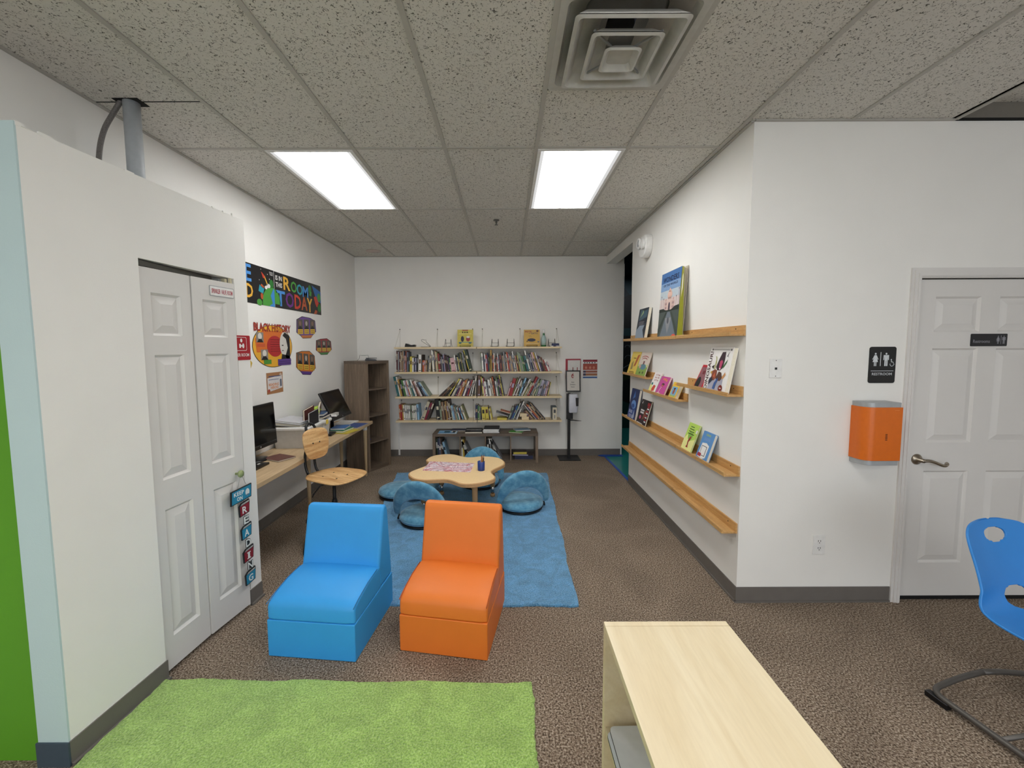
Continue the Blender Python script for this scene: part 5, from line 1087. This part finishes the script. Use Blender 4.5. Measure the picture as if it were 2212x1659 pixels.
# dark book standing open-ish: cover swung off a fat page block
wall_book('novel', 4.47, 4.18, 1.700, .325, .035, H_('1a2432'), 'dark blue fantasy novel at the far end of top ledge', dr_fantasy)
sky1, sky2, sky3, pinkb = H_('4470a8'), H_('7c9cc4'), H_('b8c4cc'), H_('d0b0a8')
def dr_palace(b, w, h):
    b.rect(0, .84*h, w, h, sky1, 1); b.rect(0, .72*h, w, .84*h, sky2, 1); b.rect(0, .6*h, w, .72*h, sky3, 1); b.rect(0, .45*h, w, .6*h, H_('d8c8c4'), 1)
    b.text('WONDERS', .1*w, .85*h, .9*w, .93*h, H_('1c2a4c'), 3, .06); b.text('OF THE WORLD', .14*w, .785*h, .86*w, .82*h, H_('1c2a4c'), 3, .02)
    b.rect(.27*w, .42*h, .78*w, .55*h, pinkb, 2); b.rect(.4*w, .42*h, .64*w, .58*h, H_('dcc0b6'), 3); b.disc(.52*w, .645*h, .12*w, .065*h, H_('e0b8a8'), 4); b.poly([(.44*w, .69*h), (.6*w, .69*h), (.52*w, .755*h)], H_('e0b8a8'), 4); b.rect(.43*w, .58*h, .61*w, .61*h, pinkb, 4)
    b.disc(.33*w, .575*h, .045*w, .022*h, pinkb, 4); b.disc(.71*w, .575*h, .045*w, .022*h, pinkb, 4); b.disc(.52*w, .48*h, .05*w, .055*h, H_('6c5c68'), 5); b.rect(.47*w, .42*h, .57*w, .48*h, H_('6c5c68'), 5)
    for x in (.31, .36, .67, .73): b.rect(x*w, .44*h, (x+.025)*w, .47*h, H_('8a747c'), 5); b.rect(x*w, .5*h, (x+.025)*w, .53*h, H_('8a747c'), 5)
    for x, z1 in ((.08, .64), (.2, .6), (.84, .6), (.95, .7)): b.rect(x*w, .4*h, (x+.02)*w, z1*h, H_('c0a8a8'), 3); b.disc((x+.01)*w, z1*h, .02*w, .012*h, H_('8a747c'), 4, 10)
    b.rect(0, .0, w, .42*h, H_('4a5450'), 2); b.poly([(0, .40*h), (w, .40*h), (w, .47*h), (.8*w, .46*h), (.62*w, .415*h), (.4*w, .415*h), (.2*w, .45*h), (0, .45*h)], H_('242e28'), 4)
    b.poly([(.1*w, 0), (.46*w, .39*h), (.58*w, .39*h), (.98*w, 0)], H_('6c7680'), 4); b.poly([(.36*w, .3*h), (.68*w, .3*h), (.6*w, .16*h), (.52*w, .06*h), (.45*w, .16*h)], H_('8a8c90'), 5); b.disc(.52*w, .26*h, .05*w, .05*h, H_('50525c'), 6)
    b.poly([(.62*w, .38*h), (.98*w, .02*h), (w, .1*h), (.68*w, .39*h)], H_('39443e'), 5); b.poly([(.0, .05*h), (.42*w, .39*h), (.36*w, .39*h), (0, .15*h)], H_('39443e'), 5)
    b.disc(.86*w, .02*h, .1*w, .03*h, H_('d85848'), 7)
# big book, worn, its inner page showing olive at the right edge
M_OL = H_('8a8a1c')
a = math.asin((XR-.002-.05-(XR-.087))/.575)
M = frame((XR-.087, 3.80, 1.7125), (0, -1, 0), (sin(a), 0, cos(a)))
e = empty('large_picture_book', 'very tall book WONDERS OF THE WORLD with domed palace cover', 'book', (0, 0, 0))
b = MB(M); w, h = .425, .572; b.box(0, w, 0, h, -.0025, 0, H_('5a6a78')); dr_palace(b, w, h); b.build('front_cover', e)
b = MB(M); b.add([(w, 0, -.003), (w, h, -.003), (w+.012, h-.004, -.012), (w+.075, .0, -.02)], [(0, 3, 2, 1)], M_OL); b.add([(w, 0, -.003), (w+.075, 0, -.02), (w+.06, 0, -.035), (w, 0, -.035)], [(0, 1, 2, 3)], M_PAGE); b.box(.004, w-.001, .003, h-.004, -.042, -.003, M_PAGE)
for k in range(5): b.add([(w, .0, -.006-k*.006), (w+.073-.004*k, 0, -.021-k*.004), (w+.045-.006*k, .11, -.02-k*.004), (w+.01, h-.01, -.012-k*.005), (w, h-.008, -.006-k*.006)], [(0, 1, 2, 3, 4)], M_PAGE)
b.build('pages', e); b = MB(M); b.box(0, w+.012, 0, h+.006, -.048, -.0425, H_('b8b0a0')); b.build('back_cover', e)
def dr_yellow(b, w, h):
    blob(b, w, h, [(.55, .35), (.75, .4), (.95, .9), (.7, .85)], H_('b8602c'), 1); blob(b, w, h, [(.3, .2), (.5, .25), (.4, .6), (.25, .5)], H_('9a8450'), 1); b.rect(.2*w, .1*h, .8*w, .14*h, H_('8a6a20'), 1); b.rect(.25*w, .05*h, .85*w, .08*h, H_('8a6a20'), 1); b.rect(.3*w, .7*h, .6*w, .74*h, H_('8a6a20'), 2)
wall_book('picture_book', 4.75, 4.45, 1.316, .262, .01, H_('e4c858'), 'yellow picture book on the far short ledge', dr_yellow)
def dr_pinkgreen(b, w, h):
    b.rect(0, 0, w, .4*h, H_('8aa850'), 1); b.rect(0, .4*h, w, .5*h, H_('c8cc90'), 1); b.disc(.55*w, .4*h, .3*w, .12*h, H_('5c8898'), 2); b.disc(.4*w, .15*h, .08*w, .05*h, H_('4a5a2c'), 2); b.disc(.7*w, .17*h, .08*w, .05*h, H_('4a5a2c'), 2); b.disc(.25*w, .4*h, .1*w, .08*h, H_('d0a090'), 3); b.rect(.45*w, .5*h, .6*w, .64*h, H_('7c4c4c'), 3)
    for r_, z_ in ((.38, .84), (.3, .76)):
        b.poly([(.5*w+r_*w*cos(t), (z_-.1)*h+.12*h*sin(t)) for t in [pi*(.15+.7*i/8) for i in range(9)]]+[(.5*w+r_*w*cos(t), (z_-.13)*h+.12*h*sin(t)) for t in [pi*(.85-.7*i/8) for i in range(9)]], H_('a84040'), 3)
wall_book('picture_book', 4.44, 4.14, 1.316, .26, .008, H_('dccfc4'), 'thin pink and green picture book beside the yellow one', dr_pinkgreen)
def dr_tale(b, w, h):
    for i in range(3):
        b.text(('A Tale', 'for All', 'of Us')[i], .28*w, (.84-.13*i)*h, .86*w, (.92-.13*i)*h, H_('a02c30'), 2, .05)
    b.poly([(0, 0), (.4*w, 0), (.25*w, .42*h), (0, .35*h)], H_('e4e08c'), 1); blob(b, w, h, [(.4, .05), (.75, .1), (.8, .35), (.5, .38), (.35, .2)], H_('cc5038'), 2); b.disc(.22*w, .42*h, .12*w, .07*h, H_('2c8078'), 3)
wall_book('picture_book', 4.02, 3.84, 1.190, .20, .014, H_('f0ebe8'), 'white picture book with red lettering on middle short ledge', dr_tale)
def dr_pink2(b, w, h): 
    b.rect(.3*w, .8*h, .42*w, .9*h, H_('e89050'), 2); b.rect(.48*w, .78*h, .6*w, .92*h, H_('e89050'), 2); b.rect(.66*w, .74*h, .8*w, .86*h, H_('e89050'), 2); b.disc(.52*w, .57*h, .16*w, .07*h, H_('4c2c34'), 2); b.disc(.5*w, .5*h, .1*w, .06*h, H_('b86c4c'), 3)
    for k in range(4): b.disc((.42-.03*k)*w, (.4-.08*k)*h, .05*w, .022*h, H_('f0e8ea'), 3, 10)
    b.disc(.35*w, .05*h, .22*w, .06*h, H_('e8dcd0'), 2)
wall_book('picture_book', 3.83, 3.63, 1.190, .175, .018, H_('c64c98'), 'magenta picture book in the middle of the short ledge', dr_pink2)
def dr_small(b, w, h):
    b.rect(.1*w, .12*h, .88*w, .72*h, H_('78a8cc'), 1); b.disc(.5*w, .42*h, .14*w, .16*h, H_('9a5040'), 2); b.disc(.5*w, .6*h, .13*w, .06*h, H_('3c2828'), 3); b.rect(.1*w, .12*h, .88*w, .22*h, H_('9ab070'), 2); b.rect(.3*w, .82*h, .7*w, .92*h, H_('e8902c'), 2)
wall_book('picture_book', 3.52, 3.38, 1.190, .145, .03, H_('e8c040'), 'small yellow and blue book on the middle short ledge', dr_small)
def dr_red(b, w, h):
    b.rect(.08*w, .0, .86*w, .9*h, H_('8a5860'), 1); b.disc(.3*w, .2*h, .25*w, .28*h, H_('141412'), 2); b.rect(.35*w, .6*h, .6*w, .75*h, H_('6c2028'), 3)
wall_book('novel', 3.045, 2.91, 1.324, .182, .012, H_('b81c2c'), 'small red bordered book beside the DINOSAUR book', dr_red)
def dr_dino(b, w, h):
    b.text('DINOSAUR!', .03*w, .02*h, .17*w, .9*h, H_('3c1418'), 3, .06, rot=True)
    b.rect(.12*w, .93*h, .95*w, .96*h, H_('c4c0bc'), 1); b.rect(.08*w, .925*h, .13*w, .965*h, P('dg'), 2); b.rect(.9*w, .925*h, .95*w, .965*h, P('dg'), 2)
    for k in range(11): b.rect((.18+.062*k)*w, .935*h, (.20+.062*k)*w, .955*h, P('gy'), 2)
    b.rect(.2*w, .03*h, .82*w, .3*h, H_('a8a8b8'), 1)
    blob(b, w, h, [(.42, .55), (.5, .75), (.58, .89), (.72, .9), (.74, .72), (.72, .55), (.62, .48), (.5, .48)], H_('3a2830'), 3); blob(b, w, h, [(.56, .52), (.55, .68), (.62, .72), (.68, .68), (.64, .52), (.6, .48)], H_('c04870'), 4); b.disc(.6*w, .52*h, .03*w, .02*h, H_('f0e0e0'), 5)
    blob(b, w, h, [(.34, .5), (.36, .72), (.32, .8), (.38, .78), (.42, .66), (.4, .5)], H_('b0b078'), 3); blob(b, w, h, [(.3, .3), (.28, .45), (.4, .5), (.5, .48), (.52, .32), (.42, .24)], H_('8a4834'), 4); blob(b, w, h, [(.36, .34), (.44, .44), (.46, .3)], H_('c0603c'), 5)
    blob(b, w, h, [(.5, .3), (.58, .46), (.7, .44), (.78, .32), (.7, .25), (.56, .26)], H_('5c3c30'), 4); blob(b, w, h, [(.74, .32), (.86, .46), (.9, .4), (.82, .3)], H_('c8905c'), 4); blob(b, w, h, [(.2, .22), (.3, .34), (.4, .26), (.24, .14)], H_('2c3040'), 4)
    blob(b, w, h, [(.44, .06), (.48, .2), (.6, .32), (.62, .26), (.56, .16), (.54, .06)], H_('3c5c98'), 6); blob(b, w, h, [(.7, .55), (.78, .66), (.86, .74), (.84, .66), (.74, .54)], H_('4a7a4c'), 4); blob(b, w, h, [(.8, .8), (.86, .9), (.84, .8), (.9, .78)], H_('303034'), 4)
    b.disc(.79*w, .1*h, .09*w, .07*h, H_('7a241c'), 6); b.rect(.75*w, .09*h, .83*w, .11*h, M_WHITE, 7); b.disc(.26*w, .42*h, .04*w, .03*h, H_('c8a050'), 5); blob(b, w, h, [(.22, .55), (.34, .6), (.32, .5)], H_('2c2018'), 5)
wall_book('large_picture_book', 2.895, 2.605, 1.324, .30, .03, H_('efecea'), 'large white book titled DINOSAUR! on the near short ledge', dr_dino)
def dr_deep2(b, w, h):
    blob(b, w, h, [(0, 0), (1, 0), (.8, .2), (.9, .5), (.6, .45), (.4, .3), (.1, .35), (0, .2)], H_('2c4a8c'), 1); b.disc(.55*w, .5*h, .3*w, .14*h, H_('6490cc'), 2); b.disc(.5*w, .45*h, .18*w, .07*h, H_('2c5090'), 3); blob(b, w, h, [(.3, .65), (.5, .95), (.6, .75)], H_('4470b0'), 2); blob(b, w, h, [(.6, .05), (.85, .1), (.75, .35)], H_('a8b8d0'), 2)
    for k, x in enumerate((.14, .3, .44)): b.rect(x*w, .2*h, (x+.08)*w, .3*h, H_('c0c8dc'), 4)
    for k, x in enumerate((.2, .36, .54, .7)): b.rect(x*w, .05*h, (x+.08)*w, .16*h, H_('c0c8dc'), 4)
wall_book('novel', 4.70, 4.43, .818, .34, .028, H_('1c2c5c'), 'dark blue book at the far end of the long ledge', dr_deep2)
def dr_blk(b, w, h):
    b.disc(.45*w, .72*h, .28*w, .2*h, H_('0c0c0e'), 2); blob(b, w, h, [(.5, .2), (.75, .3), (.8, .75), (.6, .6)], H_('7c4838'), 2); b.rect(.7*w, .8*h, .98*w, .93*h, H_('a82c34'), 3)
    for k in range(4): b.rect(.78*w, (.15+.17*k)*h, .96*w, (.2+.17*k)*h, M_WHITE, 3); b.rect(.76*w, (.22+.17*k)*h, .98*w, (.27+.17*k)*h, H_('a82c34'), 3)
    b.rect(.18*w, .54*h, .55*w, .6*h, H_('d8d4d4'), 3); b.rect(.18*w, .44*h, .55*w, .51*h, H_('d8d4d4'), 3); b.disc(.3*w, .28*h, .1*w, .08*h, H_('c05878'), 3); b.rect(.1*w, .04*h, .7*w, .07*h, H_('d8d4d4'), 3); blob(b, w, h, [(.1, .85), (.2, .95), (.15, .8)], M_WHITE, 3)
wall_book('graphic_novel', 4.38, 4.10, .818, .262, .014, H_('2c2024'), 'black, red and white graphic book on the long ledge', dr_blk)
def dr_green(b, w, h):
    b.poly([(0, 0), (w, 0), (w, .5*h), (.55*w, .38*h), (.2*w, .58*h), (0, .4*h)], H_('e8e898'), 1); b.disc(.5*w, .56*h, .22*w, .16*h, H_('8ab450'), 2)
    for k in range(4): b.rect((.25-.02*k)*w, (.86-.085*k)*h, (.6+.06*k)*w, (.89-.085*k)*h, H_('3c5a24'), 2)
    blob(b, w, h, [(.5, .52), (.62, .56), (.6, .4), (.52, .34), (.56, .2), (.62, .14), (.4, .14), (.46, .22), (.42, .36)], H_('9a2c2c'), 3); b.rect(.85*w, .7*h, .98*w, .82*h, M_WHITE, 2)
wall_book('picture_book', 3.235, 3.065, .818, .222, .012, H_('b8d860'), 'lime and pale yellow book with red figure on long ledge', dr_green)
def dr_diary(b, w, h):
    b.rect(.3*w, .86*h, .7*w, .93*h, H_('8aa890'), 1); blob(b, w, h, [(.12, .08), (.55, .04), (.8, .12), (.82, .55), (.55, .62), (.2, .58)], H_('eceae8'), 1)
    for k in range(3): b.rect((.2+.03*k)*w, (.7+.035*k)*h, (.8-.03*k)*w, (.715+.035*k)*h, H_('8098c8'), 1)
    for pts in ([(.25, .15), (.68, .15), (.68, .17), (.25, .17)], [(.66, .15), (.7, .15), (.7, .5), (.66, .5)], [(.25, .48), (.7, .48), (.7, .5), (.25, .5)], [(.25, .15), (.28, .15), (.28, .5), (.25, .5)]): blob(b, w, h, pts, P('bk'), 2)
    blob(b, w, h, [(.1, .1), (.4, .1), (.4, .22), (.1, .22)], H_('a83040'), 3)
wall_book('novel', 2.975, 2.815, .818, .205, .022, H_('5c90c8'), 'blue hardback with white torn paper panel on long ledge', dr_diary, pm=H_('ddd8cc'))

# ---------------------------------------------------------------- foreground cabinet
CX0, CX1, CY0, CY1, CH = .3055, .698, .06, 1.262, .76
c = empty('storage_cabinet', 'pale maple open cabinet in the foreground', 'cabinet', ((CX0+CX1)/2, .66, 0)); TM = Matrix.Translation((-(CX0+CX1)/2, -.66, 0))
MB(TM).box(CX0, CX1, CY1-.022, CY1, .02, CH, M_MAPLE).build('end_panel', c, bevel=.002)
MB(TM).box(CX0, CX1, CY0, CY0+.022, .02, CH, M_MAPLE).build('end_panel', c, bevel=.0012)
MB(TM).box(CX0, CX1, CY0+.0225, CY1-.024, CH-.022, CH, M_MAPLE).build('top_panel', c, bevel=.0012)
MB(TM).box(CX0+.003, CX1, CY0+.0225, CY1-.0225, .05, .072, M_MAPLE2).build('bottom_panel', c)
MB(TM).box(CX1-.012, CX1-.001, CY0+.0225, CY1-.0225, .0725, CH-.0225, M_MAPLE2).build('back_panel', c)
MB(TM).box(CX0+.006, CX1-.0125, CY0+.0225, CY1-.0225, .40, .42, M_MAPLE2).build('shelf_board', c)
MB(TM).box(CX0+.004, CX1-.0125, .80, .82, .0725, .3995, M_MAPLE2).box(CX0+.004, CX1-.0125, .80, .82, .4205, CH-.0225, M_MAPLE2).build('divider', c)
for x in (CX0+.04, CX1-.04):
    for y in (CY0+.06, CY1-.06): MB(TM).box(x-.02, x+.02, y-.02, y+.02, 0, .05, M_BLACK).build('foot', c)
def lapboard(x, y, z, label):
    b = MB(TR(x, y, z, 0, 0, 1)); w, d = .33, .24
    b.prism(rrect(0, -.37, d, 0, .016), 0, .009, H_('dfe4ea', .3)); b.prism(rrect(-.0012, -.3712, d+.0012, .0012, .017), .0005, .004, P('bk'))
    tag(b.build('lap_board'), label, 'whiteboard', 'white lap boards in the foreground cabinet')
lapboard(CX0+.012, 1.218, .4338, 'white rounded board lying in foreground cabinet, upper of two')
lapboard(CX0+.003, 1.212, .4215, 'white rounded board lying in foreground cabinet, lower of two')

# ---------------------------------------------------------------- blue plastic chair at the right edge
M_SHELL = mat('blue_shell', '2f86d6', .38, scale=20, var=.01, bump=.06, bscale=600)
M_STEEL = mat('grey_steel', '5c5854', .4, metal=.4)
c = empty('shell_chair', 'blue plastic shell chair on grey sled frame at the right edge', 'chair', (2.303, 1.65, 0), radians(8))
st = [(.822, .245, .0), (.820, .244, .075), (.812, .242, .13), (.796, .237, .165), (.77, .228, .188), (.73, .212, .2), (.68, .190, .21), (.63, .170, .22), (.58, .152, .232), (.54, .138, .242), (.505, .12, .25), (.478, .095, .256), (.462, .06, .26), (.452, .02, .262), (.447, -.03, .262), (.444, -.09, .26), (.444, -.14, .252), (.442, -.19, .236), (.432, -.225, .2), (.415, -.245, .15)]
st = spline(st, 6, False); NX = 80; ring_v = []
for i, (z, y, w) in enumerate(st):
    row = []; up = max(0, min(1, (z-.45)/.12))
    for j in range(NX+1):
        s_ = -1+2*j/NX; w = max(w, .002); x = w*s_; q_ = abs(x)/.2
        row.append((x, y-up*.035*q_*q_, z+(1-up)*.022*abs(s_)**3*(1 if y > -.2 else .4)))
    ring_v.append(row)
vs = [v for r_ in ring_v for v in r_]; fs = []
for i in range(len(st)-1):
    for j in range(NX):
        q4 = [i*(NX+1)+j, i*(NX+1)+j+1, (i+1)*(NX+1)+j+1, (i+1)*(NX+1)+j]
        cxm = sum(vs[k][0] for k in q4)/4; czm = (st[i][0]+st[i+1][0])/2
        if (cxm/.06)**2+((czm-.758)/.027)**2 < 1.0 or (cxm/.07)**2+((czm-.515)/.038)**2 < 1: continue
        fs.append(tuple(q4))
me_b = MB(); me_b.add(vs, fs, M_SHELL, True); o = me_b.build('shell', c)
sm = o.modifiers.new('w', 'SMOOTH'); sm.factor = .5; sm.iterations = 8
so = o.modifiers.new('t', 'SOLIDIFY'); so.thickness = .010; so.offset = 0; sb = o.modifiers.new('s', 'SUBSURF'); sb.levels = 1; sb.render_levels = 1
def fillet(pts, r=.05, n=6):
    out = [Vector(pts[0])]
    for i in range(1, len(pts)-1):
        p, a, d_ = Vector(pts[i]), Vector(pts[i-1]), Vector(pts[i+1]); u = (a-p).normalized(); v = (d_-p).normalized(); rr = min(r, (a-p).length*.45, (d_-p).length*.45)
        for k in range(n+1):
            t = k/n; out.append((p+u*rr)*(1-t)**2+p*2*t*(1-t)+(p+v*rr)*t*t)
    out.append(Vector(pts[-1])); return out
R_ = .0125; zz = .032
fp = [(0, .22, .075), (-.12, .22, .062), (-.305, .21, zz), (-.305, -.30, zz), (-.26, -.34, .22), (-.16, -.24, .40), (-.10, .02, .425), (.10, .02, .425), (.16, -.24, .40), (.26, -.34, .22), (.305, -.30, zz), (.305, .21, zz), (.12, .22, .062), (0, .22, .075)]
MB().tube(fillet(fp, .06), R_, M_STEEL, 12).build('sled_frame', c)
MB().tube([(-.305, -.04, zz), (.305, -.04, zz)], .009, M_STEEL, 10).build('cross_bar', c)
for x in (-.308, .308):
    for y in (.13, -.22): MB().box(x-.015, x+.015, y, y+.09, .0005, zz-.004, M_BLKP).build('foot', c, bevel=.004)
